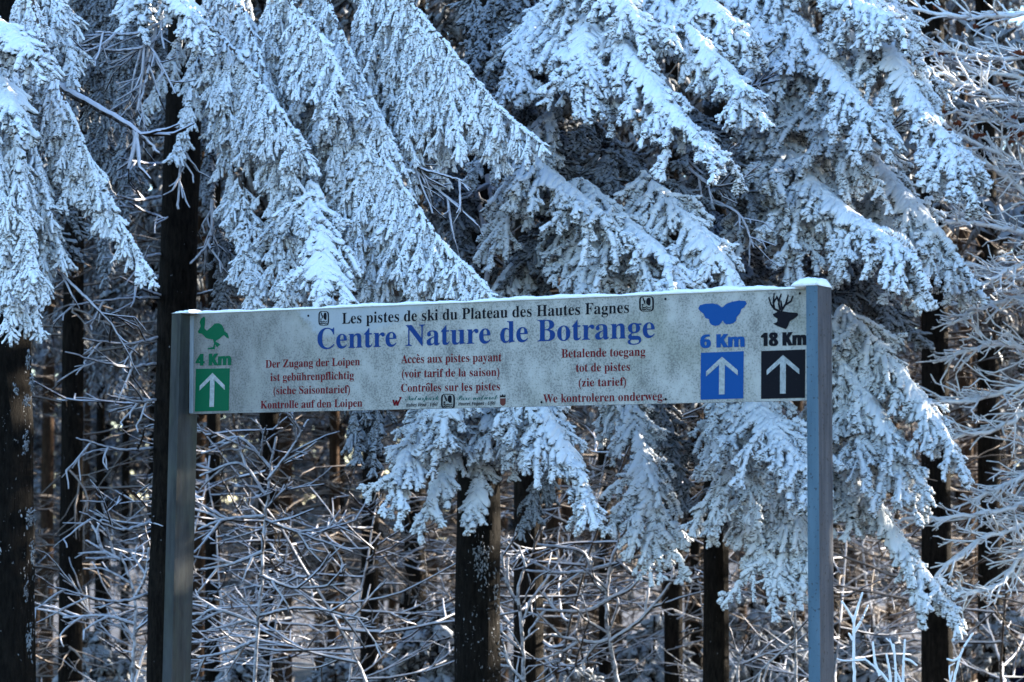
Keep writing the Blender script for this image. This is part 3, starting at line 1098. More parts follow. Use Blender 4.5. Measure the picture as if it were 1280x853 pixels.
S3 = [
    bo(PL, [(690, 0, 18.0), (660, 50, 17.6), (640, 95, 17.4)], 75, 26),
    bo(PL, [(740, -20, 17.9), (735, 40, 17.3), (728, 92, 17.0)], 80, 28),
    bo(PL, [(700, 130, 18.0), (660, 200, 17.7), (628, 282, 17.5)], 85, 28, cap=.1),
    bo(PL, [(720, 240, 17.9), (735, 300, 17.4), (745, 352, 17.2)], 85, 30),
    bo(PL, [(660, 300, 18.2), (640, 340, 18.0), (618, 372, 17.9)], 60, 22, cap=.1),
    bo(PL, [(640, 440, 18.0), (680, 500, 17.6), (664, 548, 17.4)], 70, 26),
    bo(PL, [(580, 440, 18.0), (556, 500, 17.6), (548, 548, 17.5)], 75, 26),
    bo(GR, [(600, -40, 18.3), (620, 40, 18.0), (600, 130, 17.8)], 110, 30),
    bo(GR, [(640, -40, 18.3), (680, 30, 18.0), (690, 110, 17.8)], 110, 30),
    bo(GR, [(640, 100, 18.2), (680, 180, 18.0), (700, 260, 17.8)], 110, 30),
    bo(PL, [(660, -60, 18.0), (700, -10, 17.6), (740, 25, 17.4)], 60, 20),
    bo(PL, [(720, -70, 17.8), (765, -20, 17.3), (800, 40, 17.0)], 80, 22),
    bo(PL, [(660, 20, 17.9), (700, 55, 17.4), (735, 85, 17.1), (752, 116, 17.0)], 85, 25),
    bo(PL, [(740, 10, 17.6), (790, 75, 17.0), (835, 135, 16.7), (878, 188, 16.4)], 95, 28, cap=.7, pads=.62),
    bo(PL, [(800, -20, 17.8), (860, 40, 17.2), (905, 90, 16.9), (936, 126, 16.7)], 95, 22),
    bo(PL, [(830, -60, 18.0), (880, 0, 17.5), (920, 40, 17.3)], 80, 22),
    bo(PL, [(620, 130, 18.0), (665, 200, 17.5), (715, 245, 17.2), (757, 278, 17.0)], 100, 25),
    bo(GR, [(740, 150, 18.2), (800, 210, 18.0), (860, 240, 17.8)], 90, 30),
    bo(GR, [(740, 230, 18.2), (700, 270, 18.0), (650, 330, 17.9)], 90, 30),
    bo(GR, [(860, 130, 18.4), (900, 180, 18.2), (930, 240, 18.0)], 90, 30),
    bo(PL, [(720, 220, 17.8), (780, 280, 17.2), (825, 320, 16.9), (845, 350, 16.8)], 110, 35),
    bo(PL, [(800, 215, 17.8), (850, 270, 17.3), (895, 320, 17.0), (925, 365, 16.9)], 100, 35),
    bo(PL, [(690, 290, 18.0), (740, 330, 17.6), (770, 372, 17.4)], 80, 30),
    bo(GR, [(680, 300, 18.1), (660, 340, 18.0), (640, 380, 17.9)], 70, 30),
    bo(PL, [(590, 440, 18.2), (545, 510, 17.9), (515, 560, 17.7), (495, 605, 17.5)], 90, 25, cap=.2),
    bo(PL, [(585, 470, 18.1), (570, 560, 17.9), (535, 640, 17.7)], 70, 20, cap=.1),
    bo(PL, [(600, 450, 18.1), (608, 505, 17.8), (622, 548, 17.7)], 65, 22, cap=.2),
    bo(PL, [(600, 560, 18.0), (600, 600, 17.9), (590, 645, 17.8)], 34, 10, cap=.2),
    bo(PL, [(630, 430, 18.0), (670, 500, 17.5), (705, 560, 17.3), (735, 622, 17.2)], 115, 28, cap=.3),
    bo(T_, [(690, 560, 18.0), (668, 610, 17.9), (655, 650, 17.8)], 35, 12, thin=True),
    bo(PL, [(650, 440, 18.2), (652, 500, 18.0), (646, 560, 17.9)], 60, 22, cap=.1),
    bo(GR, [(560, 160, 18.4), (568, 240, 18.2), (578, 320, 18.0)], 55, 20),
    bo(GR, [(545, 90, 18.5), (560, 150, 18.3), (555, 220, 18.2)], 60, 20),
]
S5 = [
    bo(PL, [(985, 150, 18.7), (955, 215, 18.3), (936, 272, 18.1)], 80, 30),
    bo(PL, [(1010, 190, 18.6), (1000, 255, 18.0), (1002, 300, 17.8)], 85, 32),
    bo(PL, [(1060, 40, 18.7), (1050, 90, 18.2), (1046, 130, 18.0)], 75, 28),
    bo(PL, [(955, 30, 18.8), (950, 90, 18.4), (958, 140, 18.2)], 75, 26),
    bo(PL, [(1110, 190, 18.8), (1105, 260, 18.4), (1112, 318, 18.2)], 80, 28, cap=.1),
    bo(PL, [(1075, 430, 18.9), (1070, 500, 18.6), (1080, 560, 18.4)], 80, 28),
    bo(PL, [(940, 440, 19.0), (915, 530, 18.6), (910, 610, 18.4)], 80, 28),
    bo(PL, [(985, 590, 19.0), (975, 640, 18.8), (985, 690, 18.7)], 70, 26, cap=.1),
    bo(PL, [(770, 450, 19.4), (795, 540, 19.0), (810, 610, 18.8), (818, 668, 18.7)], 95, 25, cap=.1),
    bo(GR, [(800, 460, 19.4), (840, 540, 19.2), (850, 610, 19.0)], 70, 22),
    bo(PL, [(905, 430, 19.0), (940, 500, 18.4), (970, 545, 18.0), (1000, 585, 17.8)], 95, 30, cap=.6, pads=.62),
    bo(PL, [(915, 540, 19.2), (935, 620, 18.8), (948, 680, 18.7), (955, 712, 18.6)], 90, 28, cap=.15),
    bo(PL, [(960, 560, 19.0), (990, 630, 18.8), (1005, 700, 18.7)], 70, 22, cap=.1),
    bo(PL, [(1000, 390, 19.0), (1060, 470, 18.6), (1105, 530, 18.4), (1130, 600, 18.3)], 95, 25, cap=.3),
    bo(PL, [(1050, 380, 19.0), (1110, 450, 18.6), (1155, 510, 18.4), (1192, 568, 18.2)], 90, 18, cap=.3),
    bo(PL, [(1000, 540, 19.2), (1070, 610, 18.8), (1125, 680, 18.6), (1172, 745, 18.4)], 85, 18, cap=.3),
    bo(PL, [(1030, 470, 19.2), (1060, 550, 19.0), (1080, 610, 18.9)], 80, 25, cap=.1),
    bo(PL, [(1075, -60, 18.6), (1110, 55, 18.0), (1150, 130, 17.7), (1196, 202, 17.4)], 105, 30, cap=.8, pads=.62),
    bo(PL, [(930, -60, 18.8), (990, 25, 18.2), (1045, 95, 17.8), (1090, 152, 17.5)], 100, 25, cap=.3),
    bo(PL, [(950, 60, 18.8), (1005, 135, 18.2), (1050, 180, 17.9), (1086, 216, 17.7)], 100, 25, cap=.45, pads=.62),
    bo(PL, [(940, 130, 18.6), (1000, 215, 18.0), (1060, 270, 17.6), (1124, 314, 17.2)], 115, 32, cap=.65, pads=.62),
    bo(PL, [(1050, 140, 18.8), (1110, 225, 18.2), (1155, 275, 17.9), (1192, 320, 17.7)], 95, 22, cap=.4, pads=.62),
    bo(PL, [(1080, 230, 18.8), (1140, 290, 18.3), (1185, 330, 18.1), (1203, 350, 18.0)], 80, 20, cap=.3),
    bo(PL, [(985, -60, 18.6), (1050, -5, 18.0), (1112, 28, 17.6)], 80, 22, cap=.6, pads=.62),
    bo(PL, [(1080, -50, 19.0), (1120, 20, 18.7), (1152, 88, 18.5)], 70, 22, cap=.15),
    bo(PL, [(920, 190, 18.8), (955, 245, 18.5), (985, 300, 18.3)], 80, 25, cap=.2),
    bo(GR, [(1040, 300, 19.4), (1090, 360, 19.2), (1140, 415, 19.0)], 75, 25),
    bo(GR, [(990, 300, 19.4), (1030, 350, 19.2), (1060, 400, 19.0)], 75, 25),
    bo(PL, [(890, -40, 18.8), (950, 30, 18.3), (992, 90, 18.1)], 85, 22, cap=.2),
    bo(GR, [(900, 40, 19.2), (945, 110, 19.0), (968, 180, 18.8)], 85, 25),
    bo(GR, [(880, 250, 19.4), (920, 310, 19.2), (950, 370, 19.0)], 75, 25),
    bo(GR, [(1000, 60, 19.4), (1050, 250, 19.2), (1080, 330, 19.0)], 110, 40),
    bo(GR, [(930, 470, 19.6), (900, 560, 19.5), (905, 640, 19.4)], 60, 20),
]
G_EDGE = 'frosted spruces at the forest edge behind the sign'
t1 = spruce('thick dark spruce trunk cut by the left picture edge under hanging frosted boughs', -12, 640, 116, 16.9, (-10, 853), S1, M_BARK_FROST, G_EDGE, seed=1)
t2 = spruce('spruce with black trunk right behind the left sign post and long frosted boughs sweeping right', 224, 300, 53, 18.2, (216, 853), S2, M_BARK, G_EDGE, seed=2)
t3 = spruce('snow-laden spruce whose frost-scarred trunk stands below the middle of the panel', 600, 620, 58, 18.9, (597, 853), S3, M_BARK_FROST, G_EDGE, seed=3)
t5 = spruce('snow-laden spruce behind the right sign post with plump white boughs', 893, 700, 33, 20.2, (892, 853), S5, M_BARK, G_EDGE, seed=5)

# frost caught in scars and on the edges of the two thick trunks
def frost_tufts(root, d, r_px, cx, spots, name, seed):
    rs = np.random.RandomState(seed)
    for (x, y, w_, h_, n) in spots:
        fg = Fingers()
        for i in range(n * 2):
            a, b_ = rs.normal(size=2) * np.array([.35, .5])
            px_, py_ = x + a * w_ / 2, y + b_ * h_ / 2
            q_ = max(-.97, min(.97, (px_ - cx) / r_px))
            rm = r_px * d / F_PX
            p = P(px_, py_, d - rm * math.sqrt(1 - q_ * q_) * .99)
            nrm = np.array([q_, -math.sqrt(1 - q_ * q_), .35])
            fg.add(p[None], nrm[None] * .25 + np.array([[0, 0, rs.choice((-1, 1))]]) + rs.normal(size=(1, 3)) * .35, np.array([rs.uniform(.010, .034)]), np.array([rs.uniform(.002, .0055)]))
        B = Buf()
        fg.emit(B, 'mid', rs)
        o = B.build(name, M_FROST_DIM, root)
        o.location = -Vector(root.location)


frost_tufts(t3[0], 18.9, 29.5, 600, [(600, 715, 30, 70, 90), (600, 690, 40, 14, 20), (592, 770, 34, 18, 20), (604, 812, 44, 20, 22), (620, 740, 8, 60, 14)], 'frost_patch', 1)
frost_tufts(t1[0], 16.9, 58, -12, [(35, 450, 10, 16, 20), (20, 486, 9, 10, 10), (33, 502, 10, 14, 16), (32, 556, 10, 34, 20), (37, 648, 18, 26, 34), (41, 692, 8, 34, 20), (36, 800, 12, 40, 26), (40, 480, 8, 24, 16),
             (33, 742, 8, 20, 12), (22, 820, 10, 12, 10)], 'frost_tuft', 2)

# ------------------------------------------------------------------ bare trunks standing a little further back
G_BACK = 'bare dark trunks just behind the forest edge'


def far_twigs(rs, z0, z1, n, r, Lr, k=4):
    B = Buf()
    for i in range(n):
        z = rs.uniform(z0, z1)
        a = rs.uniform(0, 6.283)
        d = np.array([math.cos(a), math.sin(a), rs.uniform(-.1, .3)])
        limb(B, rs, (d[0] * r, d[1] * r, z), d, rs.uniform(*Lr), rs.uniform(.008, .014), 2, -.05, .5, .12, k, None, 6)
    return B


def crown_buf(rs, z0, z1, n, Lr, quality='low'):
    fg = Fingers()
    for i in range(n):
        t = (i + rs.rand()) / n
        z = z0 + (z1 - z0) * t
        L = (Lr * (1 - t) ** .8 + .3) * rs.uniform(.75, 1.15)
        a = i * 2.4 + rs.uniform(-.4, .4)
        d = np.array([math.cos(a), math.sin(a), .1 - .35 * (1 - t)])
        p = np.array([d[0] * .1, d[1] * .1, z])
        m = max(3, int(L / .22))
        for k in range(1, m + 1):
            pk = p + d * L * k / m + np.array([0, 0, -.12 * (k / m) ** 2 * L])
            w_ = .30 * (1 - .5 * k / m)
            nn = 14
            dirs = rs.normal(size=(nn, 3)) * np.array([.8, .8, .25]) + d * .5 + np.array([0, 0, -.75])
            fg.add(pk[None] + rs.normal(size=(nn, 3)) * np.array([.10, .10, .04]), dirs, w_ * rs.uniform(.35, 1.1, nn), .026 * rs.uniform(.7, 1.4, nn))
    B = Buf()
    fg.emit(B, quality, rs)
    return B


# shared templates
rst = np.random.RandomState(21)
TW = [far_twigs(rst, 2.0, 7.5, 44, .1, (.5, 1.4)) for _ in range(4)]
TW_ME = []
for Bt in TW:
    o = Bt.build('dead_twigs', M_TWIG_FAR)
    TW_ME.append(o.data)
    bpy.data.objects.remove(o)
CR_ME = []
for i in range(4):
    o = crown_buf(np.random.RandomState(40 + i), 4.6 + .5 * i, 17, 55, 2.1).build('crown', M_FROST_DIM)
    CR_ME.append(o.data)
    bpy.data.objects.remove(o)
LOW_ME = []
for i in range(3):
    o = crown_buf(np.random.RandomState(60 + i), 2.2 + .4 * i, 17, 110, 2.5).build('crown', M_FROST_DIM)
    LOW_ME.append(o.data)
    bpy.data.objects.remove(o)
TK_ME = []
for i in range(3):
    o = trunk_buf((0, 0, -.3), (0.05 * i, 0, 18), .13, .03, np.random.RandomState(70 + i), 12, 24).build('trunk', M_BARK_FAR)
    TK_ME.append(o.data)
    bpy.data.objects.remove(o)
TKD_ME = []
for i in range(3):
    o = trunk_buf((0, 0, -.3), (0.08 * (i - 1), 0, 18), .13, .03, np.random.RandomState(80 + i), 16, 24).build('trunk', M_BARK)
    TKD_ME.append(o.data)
    bpy.data.objects.remove(o)


def put(me, name, parent, loc=(0, 0, 0), rz=0, sc=1):
    o = bpy.data.objects.new(name, me)
    col.objects.link(o)
    o.parent = parent
    o.location = loc
    o.rotation_euler = (0, 0, rz)
    o.scale = (sc, sc, sc) if isinstance(sc, (int, float)) else sc
    return o


def back_tree(cx, wpx, depth, label, group, rng, dark=True, twigs=True, crown=CR_ME):
    p = P(cx, 700, depth)
    z = ground_z(p[0], p[1])
    root = empty('spruce_tree', (p[0], p[1], z), label=label, cat='tree', group=group)
    r = wpx / 2 * depth / F_PX
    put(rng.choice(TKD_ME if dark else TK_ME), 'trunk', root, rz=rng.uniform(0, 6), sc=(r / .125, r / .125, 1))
    if twigs:
        put(rng.choice(TW_ME), 'dead_twigs', root, rz=rng.uniform(0, 6), sc=rng.uniform(.9, 1.1))
    if crown:
        put(rng.choice(crown), 'crown', root, rz=rng.uniform(0, 6), sc=rng.uniform(.9, 1.15))
    return root


rng = random.Random(8)
for cx, wp, d, lab in (
        (1168, 41, 22.5, 'straight dark trunk to the right of the right sign post'),
        (88, 32, 24.0, 'slim dark trunk between the thick left edge trunk and the black post-side trunk'),
        (661, 40, 22.0, 'dark trunk just right of the frost-scarred trunk under the panel'),
        (755, 17, 26.0, 'thin reddish-brown trunk under the Dutch text of the panel'),
        (840, 25, 25.0, 'dark trunk just left of the trunk under the blue arrow'),
        (1234, 34, 27.0, 'dark trunk furthest right, half hidden by rimed beech twigs'),
        (462, 24, 27.0, 'dark trunk under the left end of the French text'),
        (336, 28, 28.0, 'dark trunk under the German text, behind rimed twigs'),
        (517, 30, 29.0, 'dark trunk left of the frost-scarred trunk under the panel'),
        (965, 20, 29.0, 'thin dark trunk seen left of the right sign post near the bottom'),
        (265, 20, 25.0, 'thin dark trunk seen along the right side of the left sign post')):
    back_tree(cx, wp, d, lab, G_BACK, rng)

# forest rows behind
k = 0
for row, (d0, n) in enumerate(((30, 8), (35, 10), (41, 11), (48, 13), (57, 16), (68, 20))):
    half = d0 * .19 + 5
    for i in range(n):
        x = -half + 2 * half * (i + rng.uniform(.1, .9)) / n
        d = d0 + rng.uniform(-2, 2)
        back_tree(640 + x / d * F_PX, rng.uniform(14, 24) * 32 / d * 1.05, d, 'slender brown spruce trunk with dead rimed twigs deep in the forest', 'slender spruces deep in the forest', rng, False, True, LOW_ME if row > 3 else (CR_ME if rng.random() < .6 else None))
for i in range(46):
    d = rng.uniform(29, 62)
    half = d * .185 + 1
    x = -half + 2 * half * (i + rng.uniform(.1, .9)) / 46
    rt = back_tree(640 + x / d * F_PX, rng.uniform(11, 22) * 34 / d, d, 'thin dark pole of a spruce among the far trunks', 'thin spruce poles deep in the forest', rng, rng.random() < .6, False, None)
    if i % 2:
        put(rng.choice(CR_ME), 'crown', rt, rz=rng.uniform(0, 6), sc=(.55, .55, 1.0))
    else:
        put(rng.choice(CR_ME), 'crown', rt, rz=rng.uniform(0, 6), sc=(.4, .4, 1.05))
# unseen trees added to keep the sun off the edge, most on its side
for x, y, cr in ((7.0, 16.2, LOW_ME), (6.7, 18.8, CR_ME), (8.8, 17.6, CR_ME), (9.2, 20.0, CR_ME), (11.0, 18.4, LOW_ME), (8.3, 22.9, CR_ME), (11.6, 20.6, CR_ME), (9.8, 21.7, CR_ME), (6.5, 21, CR_ME), (7.6, 23.8, CR_ME), (10.5, 22.5, CR_ME), (-6.5, 22, LOW_ME), (-8, 28, LOW_ME)):
    back_tree(640 + x / y * F_PX, 34, y, 'unseen spruce added beside the sign clearing to block the sun', 'unseen spruces added to shade the clearing', rng, True, True, cr)

# ------------------------------------------------------------------ rimed beech saplings (undergrowth)
def sap_template(seed, h, n, Lr, rr, fork, stem_r, material, k=5):
    rs = np.random.RandomState(seed)
    B, S = Buf(), Buf()
    m = 14
    stem = [np.array([0, 0, -.2])]
    d = unit([rs.uniform(-.12, .12), rs.uniform(-.12, .12), 1.0])
    for i in range(m):
        d = unit(d + rs.normal(size=3) * np.array([.07, .07, 0]))
        stem.append(stem[-1] + d * (h + .2) / m)
    stem = np.array(stem)
    S.tube(stem, np.linspace(stem_r, stem_r * .35, m + 1), 7)
    for i in range(n):
        t = .10 + .9 * (i + rs.rand()) / n
        j = min(m - 1, int(t * m))
        p = stem[j] + (stem[j + 1] - stem[j]) * (t * m - j)
        a = rs.uniform(0, 6.283)
        dd = np.array([math.cos(a), math.sin(a), rs.uniform(-.12, .14)])
        limb(B, rs, p, dd, rs.uniform(*Lr) * (1.15 - .55 * t), rs.uniform(*rr), 2, .02, fork, .065, k, None, 8)
    out = []
    for nm, bb in (('stem', S), ('twigs', B)):
        o = bb.build(nm, material)
        out.append(o.data)
        bpy.data.objects.remove(o)
    return out


SAP_THICK = [sap_template(300 + i, 3.6 + .3 * i, 20, (.8, 1.7), (.011, .018), .42, .020, M_TWIG, 6) for i in range(4)]
SAP_THIN = [sap_template(330 + i, 2.8 + .4 * i, 28, (.6, 1.4), (.007, .011), .55, .014, M_TWIG) for i in range(4)]
SAP_FAR = [sap_template(360 + i, 3.5 + .4 * i, 26, (.7, 1.6), (.011, .017), .5, .018, M_TWIG_FAR, 4) for i in range(4)]


def put_sapling(cx, d, sc, tpl, label, group, rng):
    p = P(cx, 700, d)
    root = empty('beech_sapling', (p[0], p[1], ground_z(p[0], p[1])), label=label, cat='sapling', group=group)
    s_, t_ = rng.choice(tpl)
    rz = rng.uniform(0, 6.28)
    put(s_, 'stem', root, rz=rz, sc=sc)
    put(t_, 'twigs', root, rz=rz, sc=sc)
    return root


rng = random.Random(4)
G_SAP = 'rimed saplings in the undergrowth'
L_THICK = 'leafless sapling with thick white rime on its level twigs, just behind the big trunks'
L_THIN = 'thin leafless sapling with fine rimed twigs between the trunks'
L_FAR = 'blurred leafless sapling far back among the brown trunks'
for cx in (130, 330, 400, 470, 690, 1075, 1250):
    put_sapling(cx + rng.uniform(-20, 20), rng.uniform(20.8, 24), rng.uniform(.8, 1.0), SAP_THICK, L_THICK, G_SAP, rng)
for i in range(11):
    put_sapling(-40 + 1360 * (i + rng.random()) / 11, rng.uniform(22.5, 30), rng.uniform(.8, 1.25), SAP_THIN, L_THIN, G_SAP, rng)
for i in range(12):
    put_sapling(-40 + 1360 * (i + rng.random()) / 12, rng.uniform(29, 44), rng.uniform(.9, 1.4), SAP_FAR, L_FAR, G_SAP, rng)


# ------------------------------------------------------------------ limbs and twigs traced one by one
def px_limb(B, pts, r0, r1, seed, forks=3, fl=.3, depth=1, up=.0, lean=(0, 0, 0)):
    """Crooked rimed limb along a pixel path, with a few side twigs."""
    rs = np.random.RandomState(seed)
    A = spline([P(x, y, d) for x, y, d in pts], 26)
    A[1:] += rs.normal(size=A[1:].shape) * min(.005, .003 * np.linalg.norm(A[-1] - A[0]))
    B.tube(A, np.linspace(r0, r1, len(A)) * (1 + rs.uniform(-.07, .07, len(A))), 7)
    for i in range(forks):
        k = rs.randint(3, len(A) - 1)
        a = unit(A[k] - A[k - 1])
        s_ = unit(np.cross(a, np.array([0, -1.0, .2]) + rs.normal(size=3) * .4))
        dd = a * .8 + s_ * (1 if i % 2 else -1) * rs.uniform(.4, .9) + np.array(lean)
        limb(B, rs, A[k], dd, fl * rs.uniform(.6, 1.2), r1 * 1.2 + (r0 - r1) * .3 * (1 - k / 26), depth, up, .55, .085, 5, None, 7)


def child_mesh(B, name, material, root):
    o = B.build(name, material, root)
    o.location = -Vector(root.location)
    return o


r1_, r2_, r3_ = t1[0], t2[0], t3[0]
B = Buf()
px_limb(B, [(60, 100, 16.6), (110, 128, 16.5), (165, 160, 16.4), (198, 192, 16.4)], .030, .012, 1, 4, .25)
child_mesh(B, 'dead_limb', M_TWIG, r1_)
B = Buf()
px_limb(B, [(60, 330, 16.9), (95, 360, 16.8), (120, 385, 16.7), (141, 407, 16.7)], .012, .006, 2, 4, .3)
child_mesh(B, 'dead_limb', M_TWIG, r1_)
for i, (pp, n) in enumerate((
        ([(200, 372, 18.2), (150, 374, 17.8), (88, 382, 17.5)], 3), ([(202, 421, 18.2), (160, 430, 17.9), (104, 424, 17.6)], 4),
        ([(202, 499, 18.2), (170, 502, 17.9), (134, 494, 17.7)], 4), ([(198, 455, 18.2), (150, 458, 17.8), (82, 440, 17.4)], 3),
        ([(205, 371, 18.2), (180, 362, 18.0), (150, 346, 17.8)], 2), ([(200, 246, 18.2), (170, 250, 17.9), (146, 244, 17.7)], 3),
        ([(200, 271, 18.2), (180, 264, 18.0), (162, 253, 17.8)], 2), ([(200, 205, 18.2), (180, 204, 18.0), (150, 198, 17.8)], 2),
        ([(200, 318, 18.2), (170, 322, 18.0), (148, 316, 17.8)], 2), ([(198, 560, 18.2), (150, 562, 17.8), (96, 548, 17.5)], 4),
        ([(196, 650, 18.2), (150, 662, 17.8), (100, 640, 17.5)], 4), ([(196, 740, 18.2), (140, 752, 17.8), (70, 735, 17.5)], 4),
        ([(248, 312, 18.2), (272, 306, 18.0), (296, 318, 17.9)], 2), ([(248, 368, 18.2), (276, 362, 18.0), (290, 368, 17.9)], 2))):
    B = Buf()
    px_limb(B, pp, .012, .006, 10 + i, n, .28)
    child_mesh(B, 'dead_limb', M_TWIG, r2_)
# bare sprays hanging out of the boughs
for i, (pp, n, l) in enumerate((
        ([(215, 20, 17.2), (170, 42, 17.0), (120, 40, 16.8)], 7, .40), ([(205, 40, 17.2), (175, 60, 17.0), (122, 64, 16.9)], 7, .40),
        ([(195, 30, 17.2), (185, 90, 17.0), (172, 140, 16.9)], 6, .30), ([(240, 120, 17.2), (228, 190, 17.0), (222, 262, 16.9)], 6, .16),
        ([(490, 195, 16.8), (530, 212, 16.6), (578, 226, 16.5)], 6, .28), ([(520, 215, 16.8), (550, 240, 16.7), (576, 262, 16.6)], 5, .22),
        ([(265, 250, 17.4), (262, 300, 17.3), (238, 330, 17.2)], 5, .2))):
    B = Buf()
    px_limb(B, pp, .012, .007, 40 + i, n, l, 1, 0, (0, 0, -.55))
    child_mesh(B, 'dead_sprig', M_TWIG, r2_)
for i, pp in enumerate(([(592, 225, 18.3), (606, 290, 18.1), (612, 330, 18.0), (600, 385, 17.9)], [(610, 220, 18.3), (616, 270, 18.1), (604, 330, 18.0)])):
    B = Buf()
    px_limb(B, pp, .022, .016, 60 + i, 4, .2)
    child_mesh(B, 'dead_limb', M_TWIG, r3_)
for i, pp in enumerate(([(860, 210, 18.0), (890, 232, 17.8), (925, 228, 17.7)], [(890, 250, 17.9), (925, 270, 17.7), (942, 310, 17.6)], [(850, 190, 18.1), (880, 218, 18.0), (905, 215, 17.9)],
                        [(930, 110, 18.0), (955, 105, 17.9), (975, 100, 17.8)], [(1060, 170, 18.0), (1085, 172, 17.9), (1110, 168, 17.8)])):
    B = Buf()
    px_limb(B, pp, .012, .007, 70 + i, 5, .2)
    child_mesh(B, 'dead_sprig', M_TWIG, r3_ if i < 3 else t5[0])


def px_sapling(label, foot, d, limbs, r, seed, material=None):
    material = material or M_TWIG
    p = P(foot[0], foot[1], d)
    root = empty('beech_sapling', (p[0], p[1], ground_z(p[0], p[1])), label=label, cat='sapling')
    zg = ground_z(p[0], p[1])
    B = Buf()
    rs = np.random.RandomState(seed)
    B.tube(spline([(p[0] + .1, p[1], zg - .1), (p[0] + .03, p[1], (zg + p[2]) / 2), tuple(p)], 14), np.linspace(r * 1.5, r * 1.1, 14), 7)
    o = B.build('stem', material, root)
    o.location = -Vector(root.location)
    for i, (pp, n, l) in enumerate(limbs):
        B = Buf()
        px_limb(B, [(x, y, d + (dd if len(q_) else 0)) for (x, y, *q_) in pp for dd in [q_[0] if q_ else 0]], r, r * .6, seed + i, n, l)
        o = B.build('limb', material, root)
        o.location = -Vector(root.location)
    return root


px_sapling('rimed sapling with long bright arching twigs under the Dutch text', (772, 853), 20.5, [
    ([(772, 853), (758, 770), (766, 695), (800, 630)], 6, .25),
    ([(764, 748), (735, 763), (705, 764), (668, 762)], 2, .2), ([(762, 748), (785, 738), (799, 724)], 1, .2),
    ([(762, 706), (730, 714), (700, 716), (658, 714)], 2, .2), ([(764, 706), (790, 698), (815, 692)], 2, .2),
    ([(758, 742), (742, 725), (727, 690), (672, 681)], 2, .15), ([(760, 800), (740, 803), (690, 794)], 3, .25), ([(762, 802), (800, 775), (832, 738), (846, 715)], 3, .25),
    ([(770, 700), (800, 722), (850, 726), (892, 718)], 3, .25)], .017, 400)
px_sapling('small rimed sapling forking just right of the frost-scarred trunk', (655, 853), 20.0, [
    ([(655, 853), (652, 790), (648, 735), (665, 690), (684, 650)], 7, .22), ([(650, 760), (632, 725), (628, 690)], 4, .18), ([(655, 853), (636, 830), (628, 800)], 3, .15)], .014, 430)
px_sapling('rimed sapling with a sunlit crooked top left of the black trunk', (165, 853), 20.2, [
    ([(165, 853), (168, 800), (168, 745), (150, 692)], 5, .25), ([(168, 748), (182, 720), (187, 680)], 4, .2), ([(150, 700), (132, 690), (108, 676)], 3, .2), ([(128, 690), (122, 665), (132, 640)], 3, .15),
    ([(168, 780), (130, 770), (80, 772)], 4, .3)], .014, 450)
px_sapling('dark-stemmed sapling with level rimed twigs right of the left sign post', (318, 853), 19.6, [
    ([(318, 853), (326, 740), (332, 640), (345, 545)], 4, .25), ([(328, 690), (290, 705), (252, 712)], 4, .3), ([(326, 720), (370, 735), (430, 730)], 4, .3), ([(330, 645), (280, 650), (248, 662)], 4, .3),
    ([(332, 620), (300, 580), (250, 595)], 4, .3), ([(332, 650), (370, 665), (440, 690)], 5, .3), ([(322, 770), (380, 760), (460, 775)], 4, .3), ([(320, 800), (285, 815), (248, 822)], 3, .3),
    ([(335, 600), (365, 560), (385, 525)], 4, .25), ([(322, 780), (270, 762), (246, 775)], 4, .3), ([(338, 585), (300, 548), (262, 560)], 4, .25)], .014, 470)
px_sapling('bare white twigs forking upward right of the right sign post', (1068, 853), 16.0, [
    ([(1068, 853), (1067, 800), (1066, 775), (1052, 752)], 0, .1), ([(1067, 792), (1077, 775), (1085, 757)], 0, .1), ([(1067, 778), (1072, 760), (1078, 741)], 0, .1), ([(1066, 800), (1061, 792)], 0, .1)], .0095, 500, M_BEECH)  # whiter rime stands in for sunlight, here and on the next two
px_sapling('cluster of upright white twigs in front of the straight dark trunk', (1118, 870), 15.9, [
    ([(1118, 870), (1120, 850), (1117, 806)], 1, .1), ([(1119, 870), (1105, 845), (1080, 823)], 1, .1), ([(1129, 870), (1129, 840), (1131, 800)], 1, .08), ([(1130, 824), (1138, 826), (1146, 832)], 0, .1),
    ([(1114, 862), (1112, 840), (1108, 818)], 0, .1), ([(1100, 845), (1094, 828), (1091, 803)], 0, .1)], .0095, 520, M_BEECH)
px_sapling('single crooked white twig rising before the rimed beech branches', (1188, 870), 16.1, [
    ([(1188, 870), (1193, 848), (1202, 815), (1216, 792)], 1, .15), ([(1200, 822), (1192, 826), (1184, 824)], 0, .1)], .0095, 540, M_BEECH)
px_sapling('thin upright pole of a sapling with a sunlit tip left of the right sign post', (995, 853), 20.5, [
    ([(995, 853), (994, 790), (994, 727)], 3, .2), ([(994, 800), (960, 830), (940, 853)], 3, .25), ([(995, 790), (985, 770), (968, 757)], 3, .2), ([(994, 760), (930, 740), (900, 745)], 4, .3)], .011, 560)
px_sapling('rimed sapling with a forked light twig near the bottom left of the right post', (925, 870), 21.0, [
    ([(925, 870), (922, 840), (928, 812), (940, 800)], 3, .2), ([(926, 820), (918, 810), (908, 802)], 2, .15), ([(928, 830), (965, 815), (1000, 808)], 4, .25)], .012, 580)

